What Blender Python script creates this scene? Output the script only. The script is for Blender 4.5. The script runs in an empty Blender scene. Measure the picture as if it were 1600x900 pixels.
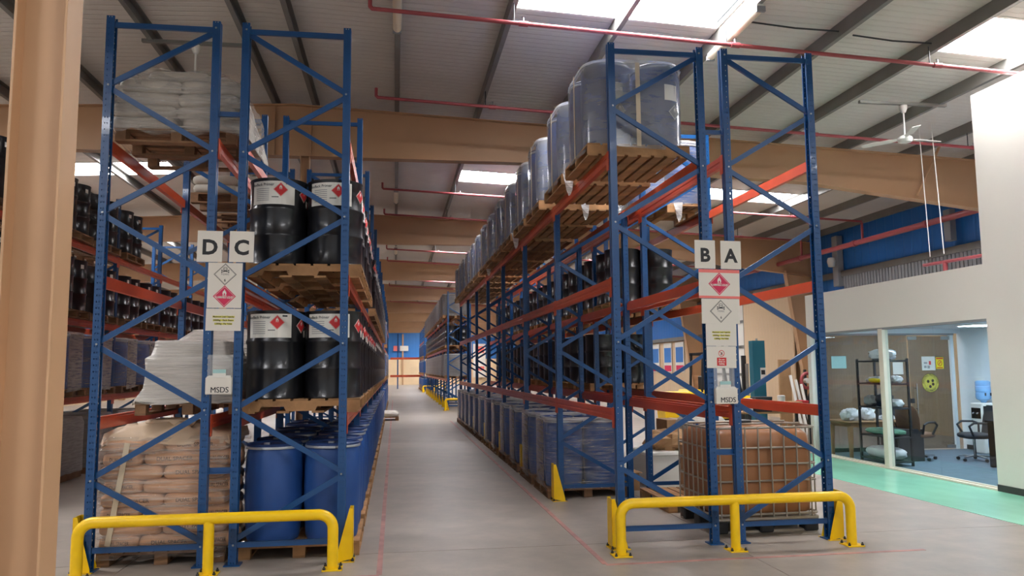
import bpy, math, random
from mathutils import Vector, Matrix
random.seed(7)
SC = bpy.context.scene
COL = SC.collection
PI = math.pi

# ------------------------------------------------------------------ camera, world, exposure
F_PX, PITCH, YAW, ROLL = 1219.71, .1026, .1489, -.0093
cam_d = bpy.data.cameras.new('camera'); cam = bpy.data.objects.new('camera', cam_d); COL.objects.link(cam)
cam_d.sensor_width = 36; cam_d.sensor_fit = 'HORIZONTAL'; cam_d.lens = F_PX * 36 / 1600; cam_d.clip_end = 300
fw = Vector((math.sin(YAW) * math.cos(PITCH), math.cos(YAW) * math.cos(PITCH), math.sin(PITCH)))
rt = Vector((math.cos(YAW), -math.sin(YAW), 0)); up = rt.cross(fw)
rt2 = rt * math.cos(ROLL) + up * math.sin(ROLL); up2 = up * math.cos(ROLL) - rt * math.sin(ROLL)
m3 = Matrix((rt2, up2, -fw)).transposed()
cam.matrix_world = Matrix.Translation((0, -7.917, 1.825)) @ m3.to_4x4()
SC.camera = cam
SC.view_settings.view_transform = 'Standard'; SC.view_settings.look = 'None'
SC.view_settings.gamma = 1; SC.view_settings.use_curve_mapping = False
SC.view_settings.exposure = 0.0
SC.cycles.transparent_max_bounces = 16
SC.cycles.max_bounces = 7
world = bpy.data.worlds.new('sky'); SC.world = world; world.use_nodes = True
bg = world.node_tree.nodes['Background']; bg.inputs[0].default_value = (.92, .95, 1, 1); bg.inputs[1].default_value = .62
SKYLIGHT_POWER = 45
OFFICE_LIGHT = 42

# ------------------------------------------------------------------ materials
MATS = {}
def srgb(r, g, b):
    f = lambda c: (c / 255 / 12.92) if c / 255 <= .04045 else ((c / 255 + .055) / 1.055) ** 2.4
    return (f(r), f(g), f(b), 1)
def mat(name, rgb, rough=.5, metal=0, var=.0, scale=6, bump=0, bscale=40, stretch=(1, 1, 1), spec=.5, emit=None, alpha=None, coat=0, coords='Object'):
    if name in MATS: return MATS[name]
    m = bpy.data.materials.new(name); m.use_nodes = True; MATS[name] = m
    nt = m.node_tree; b = nt.nodes['Principled BSDF']
    c = srgb(*rgb)
    b.inputs['Base Color'].default_value = c; b.inputs['Roughness'].default_value = rough; b.inputs['Metallic'].default_value = metal
    b.inputs['Specular IOR Level'].default_value = spec
    if coat: b.inputs['Coat Weight'].default_value = coat
    tc = mp = None
    if var or bump:
        tc = nt.nodes.new('ShaderNodeTexCoord'); mp = nt.nodes.new('ShaderNodeMapping'); nt.links.new(tc.outputs[coords], mp.inputs[0]); mp.inputs['Scale'].default_value = stretch
    if var:
        n = nt.nodes.new('ShaderNodeTexNoise'); n.inputs['Scale'].default_value = scale; n.inputs['Detail'].default_value = 5; nt.links.new(mp.outputs[0], n.inputs[0])
        r = nt.nodes.new('ShaderNodeValToRGB'); r.color_ramp.elements[0].position = .3; r.color_ramp.elements[1].position = .7
        r.color_ramp.elements[0].color = [x * (1 - var) for x in c[:3]] + [1]; r.color_ramp.elements[1].color = [min(1, x * (1 + var)) for x in c[:3]] + [1]
        nt.links.new(n.outputs[0], r.inputs[0]); nt.links.new(r.outputs[0], b.inputs['Base Color'])
    if bump:
        n = nt.nodes.new('ShaderNodeTexNoise'); n.inputs['Scale'].default_value = bscale; n.inputs['Detail'].default_value = 4; nt.links.new(mp.outputs[0], n.inputs[0])
        bp = nt.nodes.new('ShaderNodeBump'); bp.inputs['Strength'].default_value = bump; bp.inputs['Distance'].default_value = .02
        nt.links.new(n.outputs[0], bp.inputs['Height']); nt.links.new(bp.outputs[0], b.inputs['Normal'])
    if emit:
        b.inputs['Emission Color'].default_value = c; b.inputs['Emission Strength'].default_value = emit
    return m
def film(name, opac, rgb=(225, 222, 215), rough=.22, streak=.25, stretch=(2, 2, 25), bump=.6):
    """stretch film: partly clear, partly glossy white, with horizontal streaks"""
    if name in MATS: return MATS[name]
    m = bpy.data.materials.new(name); m.use_nodes = True; MATS[name] = m
    nt = m.node_tree; b = nt.nodes['Principled BSDF']; out = nt.nodes['Material Output']
    b.inputs['Base Color'].default_value = srgb(*rgb); b.inputs['Roughness'].default_value = rough
    tr = nt.nodes.new('ShaderNodeBsdfTransparent'); mx = nt.nodes.new('ShaderNodeMixShader')
    tc = nt.nodes.new('ShaderNodeTexCoord'); mp = nt.nodes.new('ShaderNodeMapping'); mp.inputs['Scale'].default_value = stretch
    nt.links.new(tc.outputs['Object'], mp.inputs[0])
    n = nt.nodes.new('ShaderNodeTexNoise'); n.inputs['Scale'].default_value = 2.2; n.inputs['Detail'].default_value = 6; nt.links.new(mp.outputs[0], n.inputs[0])
    mr = nt.nodes.new('ShaderNodeMapRange'); mr.inputs[1].default_value = .35; mr.inputs[2].default_value = .68
    mr.inputs[3].default_value = max(0, opac - streak); mr.inputs[4].default_value = min(1, opac + streak)
    nt.links.new(n.outputs[0], mr.inputs[0]); nt.links.new(mr.outputs[0], mx.inputs[0])
    nt.links.new(tr.outputs[0], mx.inputs[1]); nt.links.new(b.outputs[0], mx.inputs[2]); nt.links.new(mx.outputs[0], out.inputs[0])
    bp = nt.nodes.new('ShaderNodeBump'); bp.inputs['Strength'].default_value = bump; bp.inputs['Distance'].default_value = .02
    nt.links.new(n.outputs[0], bp.inputs['Height'])
    if bump: nt.links.new(bp.outputs[0], b.inputs['Normal'])
    return m
def glass(name, rgb=(225, 240, 238), opac=.1):
    m = bpy.data.materials.new(name); m.use_nodes = True; MATS[name] = m
    nt = m.node_tree; out = nt.nodes['Material Output']; nt.nodes.remove(nt.nodes['Principled BSDF'])
    tr = nt.nodes.new('ShaderNodeBsdfTransparent'); gl = nt.nodes.new('ShaderNodeBsdfGlossy'); gl.inputs['Roughness'].default_value = .02
    tr.inputs[0].default_value = srgb(*rgb)
    mx = nt.nodes.new('ShaderNodeMixShader'); mx.inputs[0].default_value = .045; nt.links.new(tr.outputs[0], mx.inputs[1]); nt.links.new(gl.outputs[0], mx.inputs[2])
    nt.links.new(mx.outputs[0], out.inputs[0]); return m
def dots(m, axis_z=.05, r=.0):
    return m

# perforated rack paint: rows of slots along the post (object Z), fine relief only
def post_mat():
    m = mat('rack_blue_perforated', (14, 70, 122), .33, coat=.2)
    nt = m.node_tree; b = nt.nodes['Principled BSDF']
    tc = nt.nodes.new('ShaderNodeTexCoord'); sx = nt.nodes.new('ShaderNodeSeparateXYZ'); nt.links.new(tc.outputs['Object'], sx.inputs[0])
    def math_(op, a, v=None, v2=None):
        n = nt.nodes.new('ShaderNodeMath'); n.operation = op
        nt.links.new(a, n.inputs[0]) if not isinstance(a, float) else None
        if v is not None:
            if isinstance(v, float): n.inputs[1].default_value = v
            else: nt.links.new(v, n.inputs[1])
        return n.outputs[0]
    z = math_('MULTIPLY', sx.outputs[2], 1 / .06); fz = math_('FRACT', z); dz = math_('ABSOLUTE', math_('SUBTRACT', fz, .5)); cz = math_('LESS_THAN', dz, .13)
    ax = math_('ABSOLUTE', math_('SUBTRACT', math_('ABSOLUTE', sx.outputs[0]), .012)); cx = math_('LESS_THAN', ax, .0045)
    hole = math_('MULTIPLY', cz, cx)
    mx = nt.nodes.new('ShaderNodeMixShader'); tr = nt.nodes.new('ShaderNodeBsdfTransparent'); out = nt.nodes['Material Output']
    nt.links.new(hole, mx.inputs[0]); nt.links.new(b.outputs[0], mx.inputs[1]); nt.links.new(tr.outputs[0], mx.inputs[2]); nt.links.new(mx.outputs[0], out.inputs[0]); return m
def corrug(name, rgb, axis, freq, depth=.35, rough=.5, var=.06):
    m = mat(name, rgb, rough, var=var, scale=.8)
    nt = m.node_tree; b = nt.nodes['Principled BSDF']
    tc = nt.nodes.new('ShaderNodeTexCoord'); w = nt.nodes.new('ShaderNodeTexWave'); w.wave_type = 'BANDS'; w.bands_direction = axis
    w.inputs['Scale'].default_value = freq; nt.links.new(tc.outputs['Object'], w.inputs[0])
    r = nt.nodes.new('ShaderNodeValToRGB'); r.color_ramp.elements[0].position = .02; r.color_ramp.elements[1].position = .16
    nt.links.new(w.outputs[1], r.inputs[0])
    bp = nt.nodes.new('ShaderNodeBump'); bp.inputs['Strength'].default_value = depth; bp.inputs['Distance'].default_value = .03
    nt.links.new(r.outputs[0], bp.inputs['Height']); nt.links.new(bp.outputs[0], b.inputs['Normal']); return m
def wood(name, rgb, seedscale=1):
    m = mat(name, rgb, .75, var=.32, scale=3, stretch=(1.5, 1.5, 1.5), bump=.15, bscale=30, coords='Object')
    return m
def rnd_tint(m, amount):
    """vary brightness per object so that boards differ"""
    nt = m.node_tree; b = nt.nodes['Principled BSDF']; src = b.inputs['Base Color'].links[0].from_socket
    oi = nt.nodes.new('ShaderNodeObjectInfo'); mr = nt.nodes.new('ShaderNodeMapRange'); mr.inputs[3].default_value = 1 - amount; mr.inputs[4].default_value = 1 + amount
    nt.links.new(oi.outputs['Random'], mr.inputs[0]); hs = nt.nodes.new('ShaderNodeHueSaturation'); nt.links.new(mr.outputs[0], hs.inputs['Value']); nt.links.new(src, hs.inputs['Color'])
    nt.links.new(hs.outputs[0], b.inputs['Base Color'])

M = {}
M['blue'] = mat('rack_blue', (14, 70, 122), .33, coat=.2)
M['blue_p'] = post_mat()
M['orange'] = mat('beam_orange', (196, 78, 44), .38, var=.06, scale=4, coat=.1)
M['yellow'] = mat('safety_yellow', (244, 198, 0), .38, var=.04, scale=8)
M['steel'] = mat('zinc_steel', (170, 172, 172), .35, .8)
M['dark_steel'] = mat('dark_steel', (52, 54, 56), .5, .3)
M['black_drum'] = mat('black_drum_paint', (20, 20, 23), .3, var=.3, scale=3, coat=.15)
M['blue_drum'] = mat('blue_drum_plastic', (38, 78, 142), .42, var=.12, scale=3)
M['blue_lid'] = mat('blue_lid_plastic', (30, 58, 110), .5, var=.15, scale=5)
M['white_lab'] = mat('label_paper', (225, 222, 212), .6, var=.03, scale=10)
M['paper'] = mat('sign_paper', (220, 214, 202), .6)
M['ink'] = mat('ink_black', (32, 32, 34), .6)
M['grey_ink'] = mat('ink_grey', (150, 150, 148), .6)
M['hazred'] = mat('hazard_red', (205, 40, 42), .5)
M['magenta'] = mat('hazard_magenta', (205, 35, 80), .5)
M['pinkband'] = mat('pale_red_band', (232, 120, 112), .5)
M['hily'] = mat('highlighter_yellow', (222, 214, 90), .6)
M['wood'] = wood('pallet_wood', (162, 120, 78)); rnd_tint(M['wood'], .22)
M['wood_d'] = wood('pallet_wood_dark', (128, 94, 64)); rnd_tint(M['wood_d'], .25)
M['tan'] = mat('tan_steel_paint', (188, 148, 110), .5, var=.05, scale=1.5)
M['purlin'] = mat('galvanised_purlin', (128, 127, 122), .45, .35, var=.1, scale=2)
M['roof'] = corrug('roof_sheet', (214, 210, 202), 'Y', 2.1, .5)
M['wallblue'] = corrug('blue_cladding', (38, 112, 190), 'Y', .8, .25)
M['wallcream'] = corrug('cream_cladding', (214, 186, 150), 'Y', 2.2, .45)
M['endcream'] = corrug('cream_end_wall', (232, 205, 165), 'X', 1.5, .3)
M['endblue'] = corrug('blue_end_wall', (52, 122, 196), 'X', .8, .2)
M['white_wall'] = mat('white_plaster', (224, 219, 208), .7, var=.02, scale=1)
M['office_wall'] = mat('office_wall', (226, 234, 238), .6)
M['green'] = mat('green_floor_paint', (136, 206, 176), .25, var=.16, scale=1.2, stretch=(1, .5, 1))
M['redline'] = mat('worn_red_paint', (182, 132, 122), .5, var=.25, scale=4)
M['red_pipe'] = mat('red_pipe_paint', (160, 72, 76), .4)
M['white_paint'] = mat('white_paint', (232, 230, 222), .4)
M['lamp_cover'] = mat('lamp_cover', (236, 222, 196), .4)
M['sky'] = mat('skylight_sheet', (250, 250, 255), .5, emit=SKYLIGHT_POWER)
M['film_clear'] = film('stretch_film_clear', .2, streak=.16)
M['film_milky'] = film('stretch_film_milky', .7, (168, 160, 150), streak=.14)
M['film_mid'] = film('stretch_film_mid', .46, (176, 176, 176), .15, streak=.03, stretch=(1.2, 1.2, 5), bump=0)
M['film_edge'] = film('stretch_film_edge', .62, (226, 224, 220), .2, streak=.2)
M['film_far'] = film('stretch_film_far', .72, (150, 146, 140), .3, streak=.12)
M['film_sack'] = film('stretch_film_sacks', .2, (226, 212, 198), .09, streak=.26, stretch=(1.2, 1.2, 16), bump=1.3)
M['sack_ink'] = mat('sack_print', (78, 62, 52), .7)
M['film_white'] = mat('white_stretch_wrap', (208, 201, 190), .26, var=.12, scale=2, bump=1.0, bscale=3, stretch=(1.5, 1.5, 22))
M['strap'] = mat('packing_strap', (205, 188, 160), .5)
M['kraft'] = mat('kraft_paper', (196, 150, 114), .7, var=.12, scale=4, bump=.35, bscale=9)
M['sackwhite'] = mat('woven_sack', (182, 172, 158), .6, var=.1, scale=5, bump=.35, bscale=9)
M['sheet'] = mat('grey_brown_sheet', (205, 178, 148), .55, var=.08, scale=3, bump=.4, bscale=5)
M['ibc'] = mat('ibc_bottle_brown', (158, 106, 66), .4, var=.14, scale=2)
M['cage'] = mat('galvanised_cage', (168, 160, 146), .4, .6)
M['black_pl'] = mat('black_plastic', (26, 26, 28), .5)
M['glass'] = glass('clear_glass', (244, 249, 249))
M['alu'] = mat('cream_window_frame', (224, 216, 196), .5)
M['skirt'] = mat('dark_skirting', (58, 56, 54), .5)
M['carpet'] = mat('office_carpet', (92, 110, 124), .8, var=.1, scale=6)
M['card'] = mat('cardboard', (176, 138, 98), .8, var=.1, scale=5)
M['teal'] = mat('teal_paint', (18, 98, 116), .45)
M['bag'] = mat('white_carrier_bag', (228, 230, 232), .4, var=.06, scale=5)
M['greenbag'] = mat('green_bag', (112, 166, 140), .5, var=.1, scale=5)
M['brown'] = mat('brown_leather', (112, 80, 58), .5)
M['darkfab'] = mat('dark_mesh_fabric', (40, 42, 46), .7)
M['chrome'] = mat('chrome', (200, 200, 202), .15, 1)
M['tablewood'] = mat('table_wood', (156, 118, 78), .5, var=.15, scale=3)
M['waterblue'] = mat('water_bottle_blue', (132, 180, 226), .2)
M['signyel'] = mat('sign_yellow', (240, 222, 20), .5)
M['dullyel'] = mat('sticker_yellow', (206, 196, 84), .5)
M['black_gl'] = mat('gloss_black', (16, 16, 18), .2)
M['grey_pl'] = mat('grey_plastic', (150, 152, 154), .5)
M['pale_teal'] = mat('pale_teal_film', (160, 200, 196), .3)
M['signblue'] = mat('poster_blue', (56, 122, 196), .6)
M['clear_pl'] = film('clear_acrylic', .22, (222, 222, 218), .1, streak=.05)
M['office_lamp'] = mat('office_lamp', (225, 238, 255), .5, emit=OFFICE_LIGHT)
M['whiteband'] = mat('clamp_ring_zinc', (190, 196, 202), .3, .6)

# concrete
def concrete():
    m = mat('polished_concrete', (166, 157, 147), .38, var=.1, scale=.9, spec=.4)
    nt = m.node_tree; b = nt.nodes['Principled BSDF']
    tc = nt.nodes.new('ShaderNodeTexCoord'); n = nt.nodes.new('ShaderNodeTexNoise'); n.inputs['Scale'].default_value = 2.6; n.inputs['Detail'].default_value = 8; n.inputs['Roughness'].default_value = .65
    nt.links.new(tc.outputs['Object'], n.inputs[0])
    src = b.inputs['Base Color'].links[0].from_socket
    r = nt.nodes.new('ShaderNodeValToRGB'); r.color_ramp.elements[0].position = .28; r.color_ramp.elements[1].position = .72
    r.color_ramp.elements[0].color = (.72, .70, .68, 1); r.color_ramp.elements[1].color = (1.08, 1.06, 1.03, 1); nt.links.new(n.outputs[0], r.inputs[0])
    mx = nt.nodes.new('ShaderNodeMix'); mx.data_type = 'RGBA'; mx.blend_type = 'MULTIPLY'; mx.inputs[0].default_value = 1; nt.links.new(src, mx.inputs[6]); nt.links.new(r.outputs[0], mx.inputs[7]); nt.links.new(mx.outputs[2], b.inputs['Base Color'])
    mr = nt.nodes.new('ShaderNodeMapRange'); mr.inputs[3].default_value = .28; mr.inputs[4].default_value = .55; nt.links.new(n.outputs[0], mr.inputs[0]); nt.links.new(mr.outputs[0], b.inputs['Roughness'])
    return m
M['concrete'] = concrete()

# ------------------------------------------------------------------ mesh helpers
class MB:
    def __init__(s): s.v = []; s.f = []; s.m = []; s.mats = []
    def mi(s, mt):
        mt = M[mt] if isinstance(mt, str) else mt
        if mt not in s.mats: s.mats.append(mt)
        return s.mats.index(mt)
    def add(s, vs, fs, mt):
        o = len(s.v); i = s.mi(mt); s.v += [tuple(p) for p in vs]; s.f += [tuple(a + o for a in f) for f in fs]; s.m += [i] * len(fs); return s
    def box(s, x0, x1, y0, y1, z0, z1, mt):
        return s.add([(x0, y0, z0), (x1, y0, z0), (x1, y1, z0), (x0, y1, z0), (x0, y0, z1), (x1, y0, z1), (x1, y1, z1), (x0, y1, z1)],
                     [(0, 3, 2, 1), (4, 5, 6, 7), (0, 1, 5, 4), (1, 2, 6, 5), (2, 3, 7, 6), (3, 0, 4, 7)], mt)
    def bbox(s, x0, x1, y0, y1, z0, z1, mt, b=.01):
        """box with all edges chamfered"""
        V = []; idx = {}
        for i, x in enumerate((x0, x1)):
            for j, y in enumerate((y0, y1)):
                for k, z in enumerate((z0, z1)):
                    sx, sy, sz = 1 - 2 * i, 1 - 2 * j, 1 - 2 * k
                    for a, p in (('x', (x, y + sy * b, z + sz * b)), ('y', (x + sx * b, y, z + sz * b)), ('z', (x + sx * b, y + sy * b, z))):
                        idx[i, j, k, a] = len(V); V.append(p)
        g = lambda i, j, k, a: idx[i, j, k, a]
        Fs = []
        for i in (0, 1): Fs.append([g(i, 0, 0, 'x'), g(i, 1, 0, 'x'), g(i, 1, 1, 'x'), g(i, 0, 1, 'x')])
        for j in (0, 1): Fs.append([g(0, j, 0, 'y'), g(1, j, 0, 'y'), g(1, j, 1, 'y'), g(0, j, 1, 'y')])
        for k in (0, 1): Fs.append([g(0, 0, k, 'z'), g(1, 0, k, 'z'), g(1, 1, k, 'z'), g(0, 1, k, 'z')])
        for i in (0, 1):
            for j in (0, 1): Fs.append([g(i, j, 0, 'x'), g(i, j, 1, 'x'), g(i, j, 1, 'y'), g(i, j, 0, 'y')])
        for i in (0, 1):
            for k in (0, 1): Fs.append([g(i, 0, k, 'x'), g(i, 1, k, 'x'), g(i, 1, k, 'z'), g(i, 0, k, 'z')])
        for j in (0, 1):
            for k in (0, 1): Fs.append([g(0, j, k, 'y'), g(1, j, k, 'y'), g(1, j, k, 'z'), g(0, j, k, 'z')])
        for i in (0, 1):
            for j in (0, 1):
                for k in (0, 1): Fs.append([g(i, j, k, 'x'), g(i, j, k, 'y'), g(i, j, k, 'z')])
        c = Vector(((x0 + x1) / 2, (y0 + y1) / 2, (z0 + z1) / 2)); out = []
        for f in Fs:
            p = [Vector(V[a]) for a in f]; n = (p[1] - p[0]).cross(p[2] - p[0]); mid = sum(p, Vector()) / len(p)
            out.append(f if n.dot(mid - c) > 0 else f[::-1])
        return s.add(V, out, mt)
    def prism(s, prof, axis, a, b, mt, caps=True):
        """closed 2-D profile swept along axis from a to b"""
        def P(p, t): return {'x': (t, p[0], p[1]), 'y': (p[0], t, p[1]), 'z': (p[0], p[1], t)}[axis]
        n = len(prof); V = [P(p, a) for p in prof] + [P(p, b) for p in prof]
        fs = [(i, (i + 1) % n, n + (i + 1) % n, n + i) for i in range(n)]
        if caps: fs += [tuple(range(n))[::-1], tuple(range(n, 2 * n))]
        return s.add(V, fs, mt)
    def lathe(s, prof, mt, seg=28, cx=0, cy=0, a0=0, a1=2 * PI):
        full = abs(a1 - a0 - 2 * PI) < 1e-6; n = len(prof); k = seg if full else seg + 1; V = []
        for i in range(k):
            a = a0 + (a1 - a0) * i / seg
            V += [(cx + r * math.sin(a), cy - r * math.cos(a), z) for r, z in prof]
        fs = []
        for i in range(seg):
            j = (i + 1) % k
            for q in range(n - 1): fs.append((i * n + q, j * n + q, j * n + q + 1, i * n + q + 1))
        return s.add(V, fs, mt)
    def disc(s, r, z, mt, seg=28, cx=0, cy=0):
        return s.add([(cx + r * math.sin(2 * PI * i / seg), cy - r * math.cos(2 * PI * i / seg), z) for i in range(seg)], [tuple(range(seg))], mt)
    def tube(s, path, r, mt, seg=12, caps=True):
        P = [Vector(p) for p in path]; rings = []; T0 = None; U = None
        for i, p in enumerate(P):
            t = ((P[i] - P[i - 1]).normalized() if i else Vector()) + ((P[i + 1] - P[i]).normalized() if i < len(P) - 1 else Vector()); t.normalize()
            if U is None: U = t.cross(Vector((.3, .2, 1)) if abs(t.z) < .9 else Vector((1, .1, 0))).normalized()
            else: U = (U - t * U.dot(t)).normalized()
            W = t.cross(U); rr = r[i] if isinstance(r, (list, tuple)) else r
            rings.append([p + (U * math.cos(2 * PI * j / seg) + W * math.sin(2 * PI * j / seg)) * rr for j in range(seg)])
        V = [v for R_ in rings for v in R_]; fs = []
        for i in range(len(P) - 1):
            for j in range(seg): fs.append((i * seg + j, i * seg + (j + 1) % seg, (i + 1) * seg + (j + 1) % seg, (i + 1) * seg + j))
        if caps: fs += [tuple(range(seg))[::-1], tuple(range((len(P) - 1) * seg, len(P) * seg))]
        return s.add(V, fs, mt)
    def bar(s, a, b, w, h, mt, upv=(0, 0, 1)):
        """rectangular bar between two points"""
        a, b = Vector(a), Vector(b); t = (b - a).normalized(); u = t.cross(Vector(upv)); u = u.normalized() if u.length > 1e-4 else Vector((1, 0, 0)); v = u.cross(t)
        V = [q + u * sx * w / 2 + v * sy * h / 2 for q in (a, b) for sx, sy in ((-1, -1), (1, -1), (1, 1), (-1, 1))]
        return s.add(V, [(3, 2, 1, 0), (4, 5, 6, 7), (0, 1, 5, 4), (1, 2, 6, 5), (2, 3, 7, 6), (3, 0, 4, 7)], mt)
    def pillow(s, w, d, h, mt, c=(0, 0, 0), e=.45, e2=.7, n=20, k=8, jit=.0, rnd=None):
        sp = lambda v, p: math.copysign(abs(v) ** p, v); V = []
        for j in range(k + 1):
            ph = -PI / 2 + PI * j / k
            for i in range(n):
                th = 2 * PI * i / n; q = (rnd.uniform(1 - jit, 1 + jit) if jit else 1)
                V.append((c[0] + w / 2 * sp(math.cos(ph), e2) * sp(math.cos(th), e) * q, c[1] + d / 2 * sp(math.cos(ph), e2) * sp(math.sin(th), e) * q, c[2] + h / 2 * sp(math.sin(ph), .75) * q))
        fs = [(j * n + i, j * n + (i + 1) % n, (j + 1) * n + (i + 1) % n, (j + 1) * n + i) for j in range(k) for i in range(n)]
        return s.add(V, fs, mt)
    def loft(s, rings, mt, close=True, caps=True):
        n = len(rings[0]); V = [p for r in rings for p in r]; fs = []
        for j in range(len(rings) - 1):
            for i in range(n if close else n - 1): fs.append((j * n + i, j * n + (i + 1) % n, (j + 1) * n + (i + 1) % n, (j + 1) * n + i))
        if caps: fs += [tuple(range(n))[::-1], tuple(range((len(rings) - 1) * n, len(rings) * n))]
        return s.add(V, fs, mt)
    def poly(s, pts, mt): return s.add(pts, [tuple(range(len(pts)))], mt)
    def mesh(s, name, smooth=False, ang=.7):
        me = bpy.data.meshes.new(name); me.from_pydata(s.v, [], s.f)
        for mt in s.mats: me.materials.append(mt)
        me.polygons.foreach_set('material_index', s.m)
        if smooth:
            me.polygons.foreach_set('use_smooth', [True] * len(s.f)); me.set_sharp_from_angle(angle=ang)
        me.update(); return me

def O(name, me, parent=None, loc=(0, 0, 0), rot=None, label=None):
    o = bpy.data.objects.new(name, me); COL.objects.link(o); o.parent = parent; o.location = loc
    if rot is not None: o.rotation_euler = rot if isinstance(rot, tuple) else (0, 0, rot)
    if label: o['label'] = label
    return o
def tag(o, label, cat, group=None):
    o['label'] = label; o['category'] = cat
    if group: o['group'] = group
    return o
def thing(name, label, cat, loc=(0, 0, 0), rot=0, group=None):
    return tag(O(name, None, None, loc, rot), label, cat, group)
def struct(name, me, parent=None, loc=(0, 0, 0), rot=None):
    o = O(name, me, parent, loc, rot)
    if parent is None: o['kind'] = 'structure'
    return o
def part_tree(root, parts):
    """parts: (name, mesh, loc, children)"""
    for p in parts:
        o = O(p[0], p[1], root, p[2] if len(p) > 2 and p[2] else (0, 0, 0))
        if len(p) > 4 and p[4]: o['label'] = p[4]
        for c in (p[3] if len(p) > 3 and p[3] else []): O(c[0], c[1], o, c[2] if len(c) > 2 else (0, 0, 0))
ORD = ['first', 'second', 'third', 'fourth', 'fifth', 'sixth', 'seventh', 'eighth', 'ninth', 'tenth', 'eleventh', 'twelfth', 'thirteenth', 'fourteenth', 'fifteenth', 'sixteenth', 'seventeenth', 'eighteenth', 'nineteenth', 'twentieth']

# lettering meshes, made while the scene is still empty
TXT = {}
def text(body, size, mt, bold=0, spacing=1):
    k = (body, size, mt, bold)
    if k in TXT: return TXT[k]
    c = bpy.data.curves.new('lettering', 'FONT'); c.body = body; c.size = size; c.align_x = 'CENTER'; c.align_y = 'CENTER'; c.resolution_u = 3; c.offset = bold; c.space_line = .95
    o = bpy.data.objects.new('lettering', c); COL.objects.link(o)
    dg = bpy.context.evaluated_depsgraph_get(); me = bpy.data.meshes.new_from_object(o.evaluated_get(dg))
    bpy.data.objects.remove(o); me.materials.clear(); me.materials.append(M[mt])
    for p in me.polygons: p.material_index = 0
    TXT[k] = me; return me
def remap(me, fn):
    me = me.copy(); me.vertices.foreach_set('co', [x for v in me.vertices for x in fn(v.co)]); me.update(); return me
def upright(me, y=0, dx=0, dz=0):          # XY lettering -> standing in XZ, facing -Y
    return remap(me, lambda c: (c.x + dx, y, c.y + dz))
FLAME = [(-.18, -.34), (.18, -.34), (.27, -.2), (.27, -.03), (.19, .1), (.19, .24), (.1, .12), (.06, .3), (-.02, .46), (-.03, .3), (-.12, .16), (-.15, .26), (-.22, .1), (-.28, -.05), (-.25, -.22)]
def diamond_mb(mb, r, cx, cz, y, body, border, kind, step=.0006):
    """hazard diamond standing in XZ at depth y, facing -Y"""
    sq = lambda q, yy: [(cx, yy, cz - q), (cx + q, yy, cz), (cx, yy, cz + q), (cx - q, yy, cz)]
    mb.poly(sq(r, y), border); mb.poly(sq(r * .94, y - step), body if kind == 'flame' else 'paper'); 
    if kind == 'flame':
        mb.poly(sq(r * .89, y - 2 * step), 'white_lab'); mb.poly(sq(r * .855, y - 3 * step), body)
        mb.poly([(cx + a * r * .62, y - 4 * step, cz + .34 * r + b * r * .72) for a, b in FLAME], 'white_lab')
        mb.poly([(cx + a * r * .24, y - 5 * step, cz + .2 * r + b * r * .3) for a, b in FLAME], body)
        mb.poly([(cx - .2 * r, y - 4 * step, cz + .04 * r), (cx + .2 * r, y - 4 * step, cz + .04 * r), (cx + .2 * r, y - 4 * step, cz + .07 * r), (cx - .2 * r, y - 4 * step, cz + .07 * r)], 'white_lab')
    else:
        mb.poly(sq(r * .9, y - 2 * step), 'ink'); mb.poly(sq(r * .87, y - 3 * step), 'paper')
        circ = lambda q, ex, ez, ox, oz, yy, mt: mb.poly([(cx + ox * r + q * ex * r * math.cos(t * PI / 7), yy, cz + oz * r + q * ez * r * math.sin(t * PI / 7)) for t in range(14)], mt)
        circ(.2, 1, .9, 0, .5, y - 4 * step, 'ink'); circ(.16, 1, .85, 0, .5, y - 5 * step, 'paper')
        for sx in (-1, 1):
            circ(.045, 1, 1, sx * .07, .5, y - 6 * step, 'ink')
            a = Vector((cx - sx * .3 * r, y - 4.5 * step, cz + .2 * r)); b = Vector((cx + sx * .3 * r, y - 4.5 * step, cz + .36 * r)); n = Vector((-.2, 0, 1)).normalized() * .028 * r
            mb.poly([a - n, b - n, b + n, a + n], 'ink')
            for e in (a, b): mb.poly([e + Vector((.06 * r * math.cos(t * PI / 4), -.0001, .06 * r * math.sin(t * PI / 4))) for t in range(8)], 'ink')
        mb.poly([(cx - .09 * r, y - 5 * step, cz + .3 * r), (cx + .09 * r, y - 5 * step, cz + .3 * r), (cx + .09 * r, y - 5 * step, cz + .37 * r), (cx - .09 * r, y - 5 * step, cz + .37 * r)], 'ink')
for a in (('D', .2, 'ink', .0075), ('C', .2, 'ink', .0075), ('B', .2, 'ink', .0075), ('A', .2, 'ink', .0075), ('TOXIC', .026, 'ink', 0), ('6', .036, 'ink', .0008), ('FLAMMABLE LIQUID', .03, 'white_lab', .0008),
          ('Maximum Load Capacity', .026, 'ink', .0009), ('2000kg - Each Beam', .026, 'ink', .0009), ('1,000kg - Per Pallet', .026, 'ink', .0009), ('Do not\nclimb on\nracking', .03, 'white_lab', .0008),
          ('MSDS', .075, 'ink', 0), ('FlexBack Primer', .04, 'ink', .0006), ('DUAL SPACER', .05, 'sack_ink', .0004), ('PERSONAL PROTECTION', .05, 'ink', .001), ('EQUIPMENT', .05, 'ink', .001)):
    text(*a)

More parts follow.
